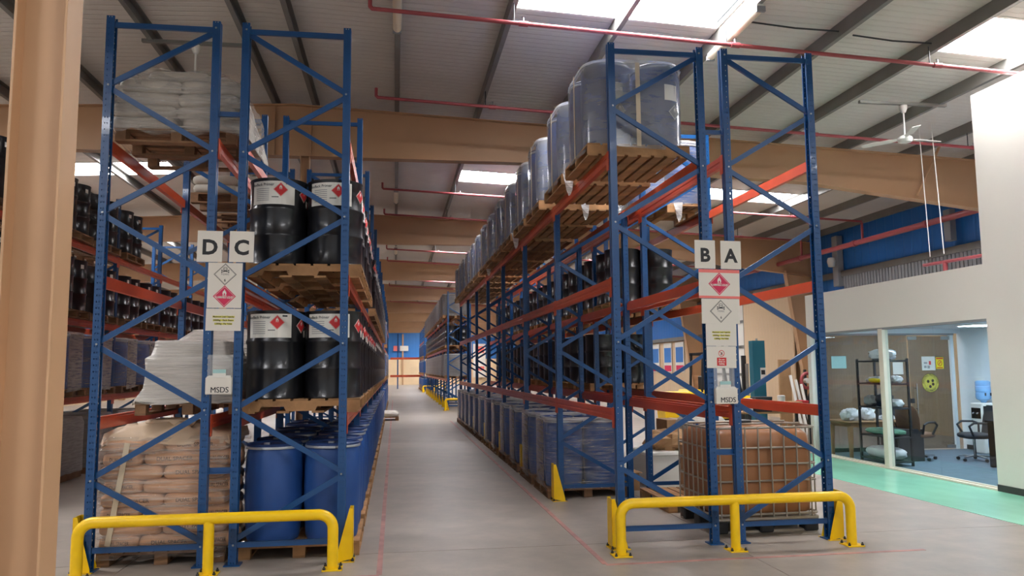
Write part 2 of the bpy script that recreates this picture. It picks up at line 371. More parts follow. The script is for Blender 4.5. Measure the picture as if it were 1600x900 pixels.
# ------------------------------------------------------------------ building shell
RIDGE = -1.87
RZ = lambda x: 6.9 - .045 * abs(x - RIDGE)
XR, XL, Y0, Y1 = 14.0, -17.74, -11.0, 86.0
SKY_X = [(1.6, 4.5), (7.7, 10.56), (-8.24, -5.34), (-14.3, -11.44)]
SKY_Y = [(1.02 + 10 * n, 2.24 + 10 * n) for n in range(-1, 9)]
xs = sorted({XL, RIDGE, XR} | {x for a in SKY_X for x in a}); ys = sorted({Y0, Y1} | {y for a in SKY_Y for y in a})
mb = MB()
for i in range(len(xs) - 1):
    for j in range(len(ys) - 1):
        xm, ym = (xs[i] + xs[i + 1]) / 2, (ys[j] + ys[j + 1]) / 2
        if any(a < xm < b for a, b in SKY_X) and any(a < ym < b for a, b in SKY_Y): continue
        a, b, c, d = xs[i], xs[i + 1], ys[j], ys[j + 1]
        mb.add([(a, c, RZ(a)), (a, d, RZ(a)), (b, d, RZ(b)), (b, c, RZ(b)), (a, c, RZ(a) + .06), (a, d, RZ(a) + .06), (b, d, RZ(b) + .06), (b, c, RZ(b) + .06)], [(0, 1, 2, 3), (7, 6, 5, 4), (0, 4, 5, 1), (1, 5, 6, 2), (2, 6, 7, 3), (3, 7, 4, 0)], 'roof')
struct('ceiling', mb.mesh('ceiling'))
n = 0
for (c, d) in SKY_Y:
    for (a, b) in SKY_X:
        n += 1; e = O('window_%d' % n, None); e['kind'] = 'structure'
        mid = (a + b) / 2
        for p, q in ((a, mid), (mid, b)):
            m_ = MB(); m_.add([(p, c, RZ(p) + .10), (p, d, RZ(p) + .10), (q, d, RZ(q) + .10), (q, c, RZ(q) + .10), (p, c, RZ(p) + .11), (p, d, RZ(p) + .11), (q, d, RZ(q) + .11), (q, c, RZ(q) + .11)], [(0, 1, 2, 3), (7, 6, 5, 4), (0, 4, 5, 1), (1, 5, 6, 2), (2, 6, 7, 3), (3, 7, 4, 0)], 'sky')
            O('pane', m_.mesh('pane'), e)
        m_ = MB()
        for yy in (c + .002, d - .052): m_.bar((a, yy + .025, RZ(a) + .05), (b, yy + .025, RZ(b) + .05), .05, .12, 'white_paint')
        O('skylight_frame', m_.mesh('skylight_frame'), e)
# floor: cast slabs with open joints
fl = struct('floor', MB().box(XL - .2, XR + .2, Y0, Y1, -.3, -.02, 'skirt').mesh('floor'))
slabs = {}
XJ = [XL - .2, -13.5, -8.0, -2.5, 3.42, 8.6, XR + .2]; YJ = [Y0, -5.8, .22, 6.2, 12.2, 18.2, 24.2, 30.2, 36.2, 42.2, 48.2, 54.2, 60.2, 66.2, 72.2, 78.2, Y1]
for i in range(len(XJ) - 1):
    for j in range(len(YJ) - 1):
        k = (round(XJ[i + 1] - XJ[i], 3), round(YJ[j + 1] - YJ[j], 3))
        if k not in slabs: slabs[k] = MB().box(.004, k[0] - .004, .004, k[1] - .004, -.06, 0, 'concrete').mesh('floor_slab')
        O('floor_slab', slabs[k], fl, (XJ[i], YJ[j], 0))
lm = MB()
O('painted_walkway', MB().box(7.05, 8.6, -8, 9.2, 0, .004, 'green').mesh('painted_walkway'), fl)
for x, y0, y1 in ((-.13, -.62, 40), (1.95, -.62, 20)): O('painted_line', MB().box(x - .025, x + .025, y0, y1, 0, .003, 'redline').mesh('painted_line'), fl)
O('painted_line', MB().box(1.95, 5.2, -.67, -.62, 0, .003, 'redline').mesh('painted_line'), fl)
O('painted_line', MB().box(-3.3, -.13, -.67, -.62, 0, .003, 'redline').mesh('painted_line'), fl)
# side and end walls: cream lower sheet, blue upper sheet
for nm, x, s in (('right', XR, 1), ('left', XL, -1)):
    w = O('wall_' + nm, None); w['kind'] = 'structure'
    O('lower_cladding', MB().box(min(x, x + .1 * s), max(x, x + .1 * s), Y0, Y1, 0, 3.22, 'wallcream').mesh('lower_cladding'), w)
    O('upper_cladding', MB().box(min(x, x + .1 * s), max(x, x + .1 * s), Y0, Y1, 3.22, 6.2, 'wallblue').mesh('upper_cladding'), w)
    for z in (3.2, 4.68): O('sheeting_rail', MB().box(min(x, x - .16 * s), max(x, x - .16 * s), Y0, Y1, z - .09, z + .09, 'purlin').mesh('sheeting_rail'), w)
w = O('wall_back', None); w['kind'] = 'structure'
O('lower_cladding', MB().box(XL, XR, Y1, Y1 + .1, 0, 3.0, 'endcream').mesh('lower_cladding'), w)
O('upper_cladding', MB().prism([(XL, 3.0), (XR, 3.0), (XR, 6.2), (RIDGE, 6.9), (XL, 6.2)], 'y', Y1, Y1 + .1, 'endblue').mesh('upper_cladding'), w)
for x in (-6, -1.9, .9, 4.2, 9): O('wall_post', MB().box(x - .09, x + .09, Y1 - .2, Y1, 0, 6, 'tan').mesh('wall_post'), w)
# portal frames every ten metres
RAF = [-3.5 + 10 * k for k in range(9)]
WEBT, FW = .012, .11
def rafter(y):
    r = O('roof_rafter', None); r['kind'] = 'structure'
    for s, xe in ((1, XR - .05), (-1, XL + .05)):
        hx = RIDGE + s * 9
        top = [(RIDGE, 6.68), (xe, 6.68 - .045 * abs(xe - RIDGE))]
        zb = lambda x: 5.72 - .045 * max(0, abs(x - RIDGE) - 5) - .075 * max(0, abs(x - RIDGE) - 10)
        pts = [RIDGE, RIDGE + s * 5, RIDGE + s * 10, xe]
        prof = top + [(x, zb(x)) for x in pts[::-1]]
        O('web', MB().prism(prof if s > 0 else prof[::-1], 'y', y - WEBT / 2, y + WEBT / 2, 'tan').mesh('web'), r)
        m_ = MB(); m_.bar((top[0][0], y, top[0][1]), (top[1][0], y, top[1][1]), FW * 2, .016, 'tan'); O('top_flange', m_.mesh('top_flange'), r)
        m_ = MB()
        for a, b in zip(pts[:-1], pts[1:]): m_.bar((a, y, zb(a)), (b, y, zb(b)), FW * 2, .016, 'tan')
        O('bottom_flange', m_.mesh('bottom_flange'), r)
    for x in (-2.2, -1.55): O('stiffener', MB().box(x - .006, x + .006, y - FW * .9, y + FW * .9, 5.72, 6.64, 'tan').mesh('stiffener'), r)
    return r
for y in RAF: rafter(y)
def icolumn(name, xc, y, dep, z0, z1, label_y=None):
    c = O(name, None); c['kind'] = 'structure'
    O('web', MB().box(xc - dep / 2, xc + dep / 2, y - .005, y + .005, z0, z1, 'tan').mesh('web'), c)
    for s in (-1, 1): O('flange', MB().bbox(xc + s * dep / 2 - .007, xc + s * dep / 2 + .007, y - .1, y + .1, z0, z1, 'tan', .002).mesh('flange'), c)
    O('base_plate', MB().box(xc - dep / 2 - .06, xc + dep / 2 + .06, y - .14, y + .14, z0, z0 + .025, 'tan').mesh('base_plate'), c)
    return c
for k, y in enumerate(RAF): icolumn('steel_column', -1.88 if k == 0 else -1.647, y, .25 if k == 0 else .15, 0, 5.71)
for y in RAF:
    for s, x in ((1, XR), (-1, XL)):
        c = O('wall_column', None); c['kind'] = 'structure'
        prof = [(x - s * .02, 0), (x - s * .35, 0), (x - s * 1.05, 5.0), (x - s * 1.05, 5.2), (x - s * .02, 6.1)]
        O('web', MB().prism(prof if s < 0 else prof[::-1], 'y', y - .004, y + .004, 'tan').mesh('web'), c)
        O('inner_flange', MB().bar((x - s * .35, y, 0), (x - s * 1.05, y, 5.0), .22, .016, 'tan', (0, 1, 0)).mesh('inner_flange') if False else MB().add(
            [(x - s * .35, y - .11, 0), (x - s * .35, y + .11, 0), (x - s * 1.05, y + .11, 5.0), (x - s * 1.05, y - .11, 5.0), (x - s * .37, y - .11, 0), (x - s * .37, y + .11, 0), (x - s * 1.07, y + .11, 5.0), (x - s * 1.07, y - .11, 5.0)],
            [(0, 1, 2, 3), (7, 6, 5, 4), (0, 4, 5, 1), (1, 5, 6, 2), (2, 6, 7, 3), (3, 7, 4, 0)], 'tan').mesh('inner_flange'), c)
        O('outer_flange', MB().box(min(x - s * .02, x - s * .002), max(x - s * .02, x - s * .002), y - .11, y + .11, 0, 6.1, 'tan').mesh('outer_flange'), c)
# purlins run the length of the roof
PX = [0 + 1.52 * k for k in range(10)] + [-1.5, -2.22] + [-3.55 - 1.52 * k for k in range(10)]
for x in PX:
    z = RZ(x); prof = [(x - .035, z - .2), (x + .035, z - .2), (x + .035, z - .185), (x - .02, z - .185), (x - .02, z - .015), (x + .05, z - .015), (x + .05, z), (x - .035, z)]
    p = struct('roof_purlin', MB().prism(prof, 'y', Y0, Y1, 'purlin').mesh('roof_purlin'))
# thin bracing wires under the roof
for xa, xb, y in ((4.75, 6.05, 1.68), (6.3, 7.5, 1.75)):
    O('roof_cable', MB().tube([(xa, y, RZ(xa) - .12), ((xa + xb) / 2, y, RZ(xa) - .17), (xb, y, RZ(xb) - .12)], .012, 'dark_steel', 6).mesh('roof_cable'))['kind'] = 'structure'
for y in (9.4, 19.4, 29.4):
    O('tie_wire', MB().tube([(-6, y, 6.62), (-2, y, 6.64), (2, y, 6.55), (8, y, 6.3)], .006, 'dark_steel', 6).mesh('tie_wire'))['kind'] = 'structure'
kb = O('trim_1', MB().tube([(11.1, 6.36, 6.3), (10.54, 6.36, 5.26)], .03, 'tan', 8).mesh('trim_1')); kb['kind'] = 'structure'

# ------------------------------------------------------------------ pallet racking
NODES = [.19 + .6325 * k for k in range(9)]
LV = [1.40, 2.76, 4.12]
POSTP = [(-.037, -.048), (.037, -.048), (.037, -.03), (.029, -.03), (.029, -.04), (-.029, -.04), (-.029, -.012), (-.022, -.006), (-.022, .006), (-.029, .012), (-.029, .04), (.029, .04), (.029, .03), (.037, .03), (.037, .048), (-.037, .048), (-.037, .014), (-.03, .008), (-.03, -.008), (-.037, -.014)]
_pm = {}
def post_mesh(h):
    if h not in _pm: _pm[h] = MB().prism(POSTP, 'z', 0, h, 'blue_p').mesh('upright_post')
    return _pm[h]
FOOT = MB().box(-.075, .075, -.075, .075, 0, .012, 'blue').mesh('foot_plate')
BOLT = MB().lathe([(.0, .006), (.009, .006), (.011, 0)], 'steel', 8).mesh('bolt')
_br = {}
def brace_mesh(dx, dz):
    k = (round(dx, 3), round(dz, 3))
    if k not in _br:
        m_ = MB(); L = math.hypot(dx, dz); ux, uz = dx / L, dz / L; nx, nz = -uz, ux
        prof = [(-.026, -.014), (.026, -.014), (.026, .014), (.020, .014), (.020, -.008), (-.020, -.008), (-.020, .014), (-.026, .014)]   # c-channel, web towards -Y
        V = []
        for t in (0, 1):
            for a, b in prof: V.append((dx * t + nx * a, b, dz * t + nz * a))
        q = len(prof)
        m_.add(V, [(i, (i + 1) % q, q + (i + 1) % q, q + i) for i in range(q)] + [tuple(range(q))[::-1], tuple(range(q, 2 * q))], 'blue'); _br[k] = m_.mesh('brace')
    return _br[k]
_bm = {}
def beam_mesh(L):
    k = round(L, 3)
    if k not in _bm: _bm[k] = MB().prism([(-.025, -.12), (.025, -.12), (.025, -.022), (.008, -.022), (.008, 0), (-.025, 0), (-.025, -.05), (-.019, -.056), (-.019, -.074), (-.025, -.08)], 'y', 0, L, 'orange').mesh('beam')
    return _bm[k]
CONN = MB().bbox(-.004, .004, -.036, .036, -.2, .012, 'orange', .002).mesh('beam_connector')
CLIP = MB().lathe([(0, .004), (.006, .004), (.006, 0)], 'steel', 6).mesh('lock_pin')
def rack(label, xl, xr, fy, heights, beams, first_left=True, group=None, bolts=1, detail=True):
    """xl, xr: post lines; fy: frame positions; beams: set of (bay, level) or (bay, level, side)"""
    r = thing('pallet_rack', label, 'pallet rack', ((xl + xr) / 2, fy[0], 0), 0, group); ox, oy = (xl + xr) / 2, fy[0]
    for k, y in enumerate(fy):
        h = heights[k] if isinstance(heights, (list, tuple)) else heights
        for x, s in ((xl, 1), (xr, -1)):
            p = O('upright_post', post_mesh(h), r, (x - ox, y - oy, 0), None if s > 0 else PI)
            O('foot_plate', FOOT, p)
        nodes = [z for z in NODES if z < h]
        xa, xb = xl + .02 - ox, xr - .02 - ox; w = xb - xa
        O('brace', brace_mesh(w, 0), r, (xa, y - oy - .02, nodes[0]))
        if h > 5: O('brace', brace_mesh(w, 0), r, (xa, y - oy - .02, 5.235))
        left = first_left if True else 0
        # zig-zag; top node on the right for racks D and B, on the left for C and A
        for i in range(len(nodes) - 1):
            start_left = ((i % 2 == 0) == first_left)
            z0, z1 = nodes[i] + (.03 if i else .05), nodes[i + 1] - .03
            if start_left: O('brace', brace_mesh(w, z1 - z0), r, (xa, y - oy, z0))
            else: O('brace', brace_mesh(-w, z1 - z0), r, (xb, y - oy, z0))
        if k < bolts:
            for i, z in enumerate(nodes):
                sl = ((i % 2 == 0) == first_left)
                x = (xl + .005 if sl else xr - .005) - ox
                O('bolt', BOLT, r, (x, y - oy - .048, z), (PI / 2, 0, 0))
    for b in sorted(beams, key=str):
        bay, lv = b[0], b[1]; y0, y1 = fy[bay], fy[bay + 1]; L = y1 - y0 - .11
        for x, s, nm in ((xl, -1, 'l'), (xr, 1, 'r')):
            if len(b) > 2 and b[2] != nm: continue
            xo = x + s * .022 - ox
            o = O('beam', beam_mesh(L), r, (xo, y0 + .055 - oy, LV[lv]) if s < 0 else (xo, y0 + .055 + L - oy, LV[lv]), None if s < 0 else PI)
            for yy in (-.018, L + .018): O('beam_connector', CONN, o, (-.021, yy, 0))
    return r
X = dict(Dl=-2.79, Dr=-1.79, Cl=-1.505, Cr=-.505, Bl=2.286, Br=3.286, Al=3.572, Ar=4.572, Er=-5.58, El=-6.58)
FC = [2.93 * k for k in range(8)]; FB = [0, 2.93, 5.76, 8.58, 11.38, 14.14, 16.8, 19.5]
allb = lambda n, lv: {(b, l) for b in range(n) for l in lv}
rack('blue and orange pallet rack carrying the letter D sign', X['Dl'], X['Dr'], FC, 5.32, allb(7, (0, 2)) | {(b, 1) for b in range(1, 7)} | {(0, 1)}, False, 'main racks')
rack('blue and orange pallet rack carrying the letter C sign', X['Cl'], X['Cr'], FC, 5.32, allb(7, (0, 1, 2)), True, 'main racks')
rack('blue and orange pallet rack carrying the letter B sign', X['Bl'], X['Br'], FB, [5.32] + [4.04] * 7, allb(7, (0, 1, 2)), False, 'main racks')
rack('blue and orange pallet rack carrying the letter A sign', X['Al'], X['Ar'], FB, [5.32, 5.32] + [5.32] * 6, allb(7, (0, 1, 2)), True, 'main racks')
FE = [2.85, 5.78, 8.71, 11.64, 14.57, 17.5]
rack('pallet rack across the aisle left of rack D, behind the tan column', X['El'], X['Er'], FE, 5.32, allb(5, (0, 1, 2)), False, 'main racks', bolts=0)
F2 = [27.3 + 2.8 * k for k in range(9)]
rack('farther rack block in line with rack B, with yellow post guards', 2.35, 3.35, F2, 5.32, allb(8, (0, 1, 2)), False, 'far racks', bolts=0)
F2c = [24.5 + 2.8 * k for k in range(9)]
rack('farther rack block in line with rack C along the aisle', -1.505, -.505, F2c, 5.32, allb(8, (0, 1, 2)), True, 'far racks', bolts=0)
F3 = [56 + 2.8 * k for k in range(5)]
rack('farthest rack block on the right, full of blue goods', 2.35, 3.35, F3, 5.32, allb(4, (0, 1, 2)), False, 'far racks', bolts=0)
FL = [22.5 + 2.8 * k for k in range(4)]
rack('distant bright blue rack frames beyond the leftmost rack', -6.58, -5.58, FL, 5.32, allb(3, (1, 2)), False, 'far racks', bolts=0)
# cross beams over the end of the aisle
ce = thing('aisle_end_barrier', 'orange cross beams on a thin blue post at the far aisle end', 'barrier', (.25, 67, 0))
O('post', MB().box(-.06, .06, -.06, .06, 0, 5.2, 'blue').mesh('post'), ce)
for z in (1.2, 2.85): O('beam', MB().box(-.7, 2.3, -.09, -.03, z - .1, z + .1, 'orange').mesh('beam'), ce)
# row spacers tie the back-to-back racks
for a, b, z, lb in ((X['Dr'], X['Cl'], 4.38, 'short blue tie between racks D and C, above the letter signs'), (X['Dr'], X['Cl'], .88, 'short blue tie between racks D and C, near the floor'),
                (X['Br'], X['Al'], 4.38, 'short blue tie between racks B and A, above the letter signs'), (X['Br'], X['Al'], .93, 'short blue tie between racks B and A, near the floor')):
    t = thing('row_spacer', lb, 'rack tie', ((a + b) / 2, 0, z), 0, 'row spacers')
    h = (b - a) / 2 - .04
    O('bar', MB().prism([(-.02, -.028), (.02, -.028), (.02, .028), (.012, .028), (.012, -.02), (-.02, -.02)], 'x', -h, h, 'blue').mesh('bar'), t)
    for s in (-1, 1): O('end_plate', MB().box(s * h - .004, s * h + .004, -.03, .03, -.035, .035, 'blue').mesh('end_plate'), t)

# yellow post guards
def guard_mesh(s):
    """channel whose back faces the aisle (-X for s=1); the two cheeks taper upwards"""
    m_ = MB(); t = .006
    m_.box(-.085 if s > 0 else .085 - t, -.085 + t if s > 0 else .085, -.085, .085, .03, .5, 'yellow')
    for y in (-.085, .085 - t):
        prof = [(-.085 * s, .03), (.07 * s, .0), (.075 * s, .0), (.075 * s, .03), (-.05 * s, .5), (-.085 * s, .5)]
        m_.prism([(a, b) for a, b in (prof if s > 0 else prof[::-1])], 'y', y, y + t, 'yellow')
    return m_.mesh('channel')
GM = {1: guard_mesh(1), -1: guard_mesh(-1)}
GF = MB().box(-.1, .1, -.11, .11, 0, .008, 'yellow').mesh('foot')
GB = MB().lathe([(0, .03), (.008, .03), (.008, .016), (.014, .016), (.014, 0)], 'dark_steel', 8).mesh('anchor_bolt')
def guard(x, y, s, label):
    t = thing('post_guard', label, 'post guard', (x - s * .03, y, 0), 0, 'yellow post guards')
    O('channel', GM[s], t); f = O('foot', GF, t)
    for a in (-.09, .09): O('anchor_bolt', GB, f, (-s * .085, a, .008))
guard(X['Dl'], .0, 1, 'yellow guard at the outer foot of rack D front frame')
guard(X['Cr'], .0, -1, 'yellow guard at the aisle foot of rack C front frame')
guard(X['Bl'], .0, 1, 'yellow guard at the aisle foot of rack B front frame')
guard(X['Ar'], .0, -1, 'yellow guard at the outer foot of rack A front frame')
for k in range(1, 8):
    guard(X['Bl'], FB[k], 1, 'yellow guard on aisle foot of the %s frame of rack B' % ORD[k])
    if k < 8: guard(X['Cr'], FC[k], -1, 'yellow guard on aisle foot of the %s frame of rack C' % ORD[k])
for k in range(9): guard(2.35, F2[k], 1, 'yellow guard, %s along the farther rack block beyond rack B' % ORD[k])
for k in range(4): guard(2.35, F3[k], 1, 'yellow guard, %s along the farthest right rack block' % ORD[k])

# bent tube barriers with base plates
def barrier(x0, x1, xm, y, label, h=.495):
    t = thing('tube_barrier', label, 'barrier', ((x0 + x1) / 2, y, 0), 0, 'yellow end barriers'); ox = (x0 + x1) / 2; R_ = .13; r = .05
    path = [(x0 - ox, 0, .012)]
    for i in range(9): a = PI - PI / 2 * i / 8; path.append((x0 - ox + R_ + R_ * math.cos(a), 0, h - R_ + R_ * math.sin(a)))
    for i in range(9): a = PI / 2 - PI / 2 * i / 8; path.append((x1 - ox - R_ + R_ * math.cos(a), 0, h - R_ + R_ * math.sin(a)))
    path.append((x1 - ox, 0, .012)); O('bent_tube', MB().tube(path, r, 'yellow', 20).mesh('bent_tube', True), t)
    O('middle_leg', MB().tube([(xm - ox, 0, .012), (xm - ox, 0, h - .02)], .047, 'yellow', 20).mesh('middle_leg', True), t)
    for x in (x0, x1, xm):
        b = O('base_plate', MB().bbox(-.09, .09, -.09, .09, 0, .012, 'yellow', .002).mesh('base_plate'), t, (x - ox, 0, 0))
        for i in (-.07, .07):
            for j in (-.07, .07): O('anchor_bolt', GB, b, (i, j, .012))
barrier(-2.77, -.56, -1.66, -.33, 'yellow tube barrier in front of racks D and C')
barrier(2.19, 4.62, 3.37, -.33, 'yellow tube barrier in front of racks B and A')
barrier(2.2, 4.0, 3.1, 26.9, 'small yellow tube barrier at the end of the farther right rack')
barrier(2.2, 4.0, 3.1, 54.8, 'tiny yellow tube barrier far down the aisle on the right')

# ------------------------------------------------------------------ pallets
PH = .14
B_DECK = MB().bbox(-.5, .5, -.05, .05, 0, .02, 'wood', .002).mesh('board')
def boards():
    d = {}
    d['deck'] = MB().box(-.055, .055, -.58, .58, 0, .02, 'wood').mesh('deck_board')
    d['wide'] = MB().box(-.07, .07, -.58, .58, 0, .02, 'wood').mesh('deck_board')
    d['string'] = MB().box(-.58, .58, -.05, .05, 0, .02, 'wood').mesh('stringer_board')
    d['block'] = MB().box(-.06, .06, -.05, .05, 0, .08, 'wood').mesh('block')
    d['run'] = MB().box(-.06, .06, -.58, .58, 0, .02, 'wood').mesh('bottom_board')
    n = [(-.58, 0), (-.4, 0), (-.38, .045), (-.16, .045), (-.14, 0), (.14, 0), (.16, .045), (.38, .045), (.4, 0), (.58, 0), (.58, .1), (-.58, .1)]
    d['solid'] = MB().box(-.58, .58, -.02, .02, 0, .1, 'wood').mesh('stringer')
    d['notch'] = MB().prism(n, 'y', -.02, .02, 'wood').mesh('stringer')
    return d
BD = boards()
def swapmat(me, a, b):
    m2 = me.copy()
    for i, mt in enumerate(m2.materials):
        if mt == M[a]: m2.materials[i] = M[b]
    return m2
BDD = {k: swapmat(v, 'wood', 'wood_d') for k, v in BD.items()}
def pallet_parts(kind, bd):
    P = []
    if kind == 'block':
        for x in (-.52, 0, .52):
            P.append(('bottom_board', bd['run'], (x, 0, 0)))
            for y in (-.53, 0, .53): P.append(('block', bd['block'], (x, y, .02)))
        for y in (-.53, 0, .53): P.append(('stringer_board', bd['string'], (0, y, .10)))
        for i in range(9): P.append(('deck_board', bd['deck'], (-.525 + .13125 * i, 0, .12)))
    elif kind == 'solid':
        for y in (-.56, 0, .56): P.append(('stringer', bd['solid'], (0, y, .02)))
        for i in range(8): P.append(('bottom_board', bd['deck'], (-.52 + .1486 * i, 0, 0)))
        for i in range(7): P.append(('deck_board', bd['wide'], (-.51 + .17 * i, 0, .12)))
    else:
        for y in (-.56, 0, .56): P.append(('stringer', bd['notch'], (0, y, .02)))
        for x in (-.5, -.17, .17, .5): P.append(('bottom_board', bd['run'], (x, 0, 0)))
        for i in range(7): P.append(('deck_board', bd['wide'], (-.51 + .17 * i, 0, .12)))
    return P
PAR = {(k, c): pallet_parts(k, BD if c == 'wood' else BDD) for k in ('block', 'notch', 'solid') for c in ('wood', 'wood_d')}
def joined(parts, name):
    vs, fs, ms, mats = [], [], [], []
    for p in parts:
        o = len(vs); me = p[1]; L = p[2]
        vs += [(v.co.x + L[0], v.co.y + L[1], v.co.z + L[2]) for v in me.vertices]
        for f in me.polygons: fs.append([a + o for a in f.vertices])
    me = bpy.data.meshes.new(name); me.from_pydata(vs, [], fs); me.materials.append(parts[0][1].materials[0]); me.update(); return me
PJ = {k: joined(v, 'pallet') for k, v in PAR.items()}
def pallet(x, y, z, label, kind='block', c='wood', parts=True, rot=0, group='wooden pallets'):
    if not parts: return tag(O('wooden_pallet', PJ[kind, c], None, (x, y, z), rot), label, 'pallet', group)
    t = thing('wooden_pallet', label, 'pallet', (x, y, z), rot, group); part_tree(t, PAR[kind, c]); return t

# ------------------------------------------------------------------ drums
def steel_drum():
    R_, H = .286, .885; prof = [(.27, .012), (.286, 0), (.292, .006), (.286, .016)]
    for z0 in (.3, .575): prof += [(R_, z0 - .03), (R_ + .011, z0 - .008), (R_ + .011, z0 + .008), (R_, z0 + .03)]
    prof += [(R_, .855), (.292, .872), (.293, .885), (.283, .885), (.281, .865)]
    m_ = MB().lathe(prof, 'black_drum', 32); body = m_.mesh('body', True, .6)
    lid = MB().disc(.281, .866, 'black_drum', 32).mesh('lid')
    bung = MB().lathe([(.035, 0), (.035, .014), (.028, .016), (0, .016)], 'black_gl', 12).mesh('bung')
    return body, lid, bung
SB, SL, SBU = steel_drum()
RL = .2885
def cyl(me_or_pts, a0=0, r=RL):
    return lambda c: (((r - c.y) * math.sin(c.x / r + a0)), -(r - c.y) * math.cos(c.x / r + a0), c.z)
def curved_patch(w, z0, z1, mt, a0=0, r=RL, seg=10):
    m_ = MB(); V = []
    for i in range(seg + 1):
        a = a0 + (-w / 2 + w * i / seg) / r; V += [(r * math.sin(a), -r * math.cos(a), z0), (r * math.sin(a), -r * math.cos(a), z1)]
    m_.add(V, [(2 * i, 2 * i + 2, 2 * i + 3, 2 * i + 1) for i in range(seg)], mt); return m_
def curved_diamond(r, zc, a0, big=True):
    m_ = MB(); diamond_mb(m_, r, 0, 0, 0, 'hazred', 'white_lab', 'flame', .0008)
    # split wide shapes so that they follow the drum
    V = [Vector(v) for v in m_.v]; m2 = MB()
    for f, mi in zip(m_.f, m_.m):
        pts = [V[i] for i in f]
        if len(pts) == 4 and max(p.x for p in pts) - min(p.x for p in pts) > .06:
            c = sum(pts, Vector()) / 4; q = max(p.x for p in pts) - c.x; n = 6; rows = []
            top = [(c.x - q + 2 * q * i / (2 * n), c.z + q - abs(-q + 2 * q * i / (2 * n))) for i in range(2 * n + 1)]
            vs = []
            for x, _ in top:
                h = q - abs(x - c.x); vs += [(x, c.y, c.z - h), (x, c.y, c.z + h)]
            m2.add(vs, [(2 * i, 2 * i + 2, 2 * i + 3, 2 * i + 1) for i in range(2 * n)], m_.mats[mi])
        else: m2.add(pts, [tuple(range(len(pts)))], m_.mats[mi])
    me = m2.mesh('hazard_diamond')
    return remap(me, lambda c: ((RL + .001 - c.y) * math.sin(c.x / RL + a0), -(RL + .001 - c.y) * math.cos(c.x / RL + a0), c.z + zc))
LAB_A = -.05
lab = curved_patch(.46, .612, .852, 'white_lab', LAB_A - .05).mesh('label')
lab_lines = MB()
for i in range(7):
    z = .77 - .02 * i; c_ = curved_patch(.15, z, z + .007, 'grey_ink', LAB_A - .42, RL + .0012, 5); lab_lines.add(c_.v, c_.f, 'grey_ink')
c_ = curved_patch(.07, .682, .69, 'ink', LAB_A + .05, RL + .0012, 3); lab_lines.add(c_.v, c_.f, 'ink')
c_ = curved_patch(.05, .822, .838, 'ink', LAB_A + .5, RL + .0012, 3); lab_lines.add(c_.v, c_.f, 'ink')
lab_lines = lab_lines.mesh('printed_lines')
lab_txt = remap(TXT['FlexBack Primer', .04, 'ink', .0006], lambda c: ((RL + .0012) * math.sin(c.x / RL + LAB_A - .45), -(RL + .0012) * math.cos(c.x / RL + LAB_A - .45), c.y + .815))
dia1 = curved_diamond(.078, .765, LAB_A + .24); dia2 = curved_diamond(.075, .735, 1.16)
stk = curved_patch(.05, .62, .69, 'white_lab', 1.42, RL + .001, 3).mesh('sticker')
BUNGS = [('bung', SBU, (.18, .02, .866)), ('bung', SBU, (-.19, .03, .866))]
DR_FULL = [('body', SB), ('lid', SL, (0, 0, 0), BUNGS), ('label', lab, (0, 0, 0), [('lettering', lab_txt), ('printed_lines', lab_lines)], 'white paper label headed FlexBack Primer'), ('hazard_diamond', dia1, (0, 0, 0), None, 'red flammable diamond'), ('hazard_diamond', dia2, (0, 0, 0), None, 'red flammable diamond on the side'), ('sticker', stk)]
DR_SIDE = [('body', SB), ('lid', SL, (0, 0, 0), BUNGS), ('hazard_diamond', dia2, (0, 0, 0), None, 'red flammable diamond on the side'), ('sticker', stk)]
DR_PLAIN = [('body', SB), ('lid', SL, (0, 0, 0), BUNGS)]
stkE = curved_patch(.07, .74, .81, 'white_lab', 1.2, RL + .001, 3).mesh('sticker')
DR_STK = [('body', SB), ('lid', SL, (0, 0, 0), BUNGS), ('sticker', stkE)]
def sd_joined():
    parts = [('b', SB, (0, 0, 0)), ('l', SL, (0, 0, 0))]; me = joined(parts, 'steel_drum')
    me.polygons.foreach_set('use_smooth', [True] * len(me.polygons)); me.set_sharp_from_angle(angle=.6); return me
SDJ = sd_joined()
def drum(x, y, z, label, kind, rot=0, group=None):
    if kind is None: return tag(O('steel_drum', SDJ, None, (x, y, z), rot), label, 'drum', group)
    t = thing('steel_drum', label, 'drum', (x, y, z), rot, group); part_tree(t, kind); return t
# blue plastic open-top drum with clamp ring
bp = [(.235, .0), (.25, .005), (.262, .04), (.272, .18), (.281, .4), (.283, .55), (.280, .72), (.272, .84), (.262, .89), (.258, .905)]
PB = MB().lathe(bp, 'blue_drum', 32).disc(.235, 0, 'blue_drum', 32).mesh('body', True, .8)
PL = MB().lathe([(.272, .925), (.274, .945), (.262, .955), (.24, .952), (.225, .938), (.05, .942), (0, .942)], 'blue_lid', 32).mesh('lid', True, .5)
PRG = MB().lathe([(.262, .902), (.277, .904), (.280, .915), (.277, .927), (.264, .928)], 'whiteband', 32).mesh('clamp_ring', True, .6)
PLEV = MB().box(-.07, .07, -.293, -.281, .907, .925, 'whiteband').mesh('clamp_lever')
PBUNG = MB().lathe([(.03, .94), (.03, .962), (0, .964)], 'grey_pl', 12, .0, -.12).mesh('bung')
DR_BLUE = [('body', PB), ('lid', PL, (0, 0, 0), [('bung', PBUNG)]), ('clamp_ring', PRG, (0, 0, 0), [('clamp_lever', PLEV)])]
def pd_joined():
    vs = MB(); 
    for me in (PB, PL, PRG):
        vs.add([v.co for v in me.vertices], [tuple(f.vertices) for f in me.polygons], me.materials[0])
    return vs.mesh('plastic_drum', True, .6)
PDJ = pd_joined()
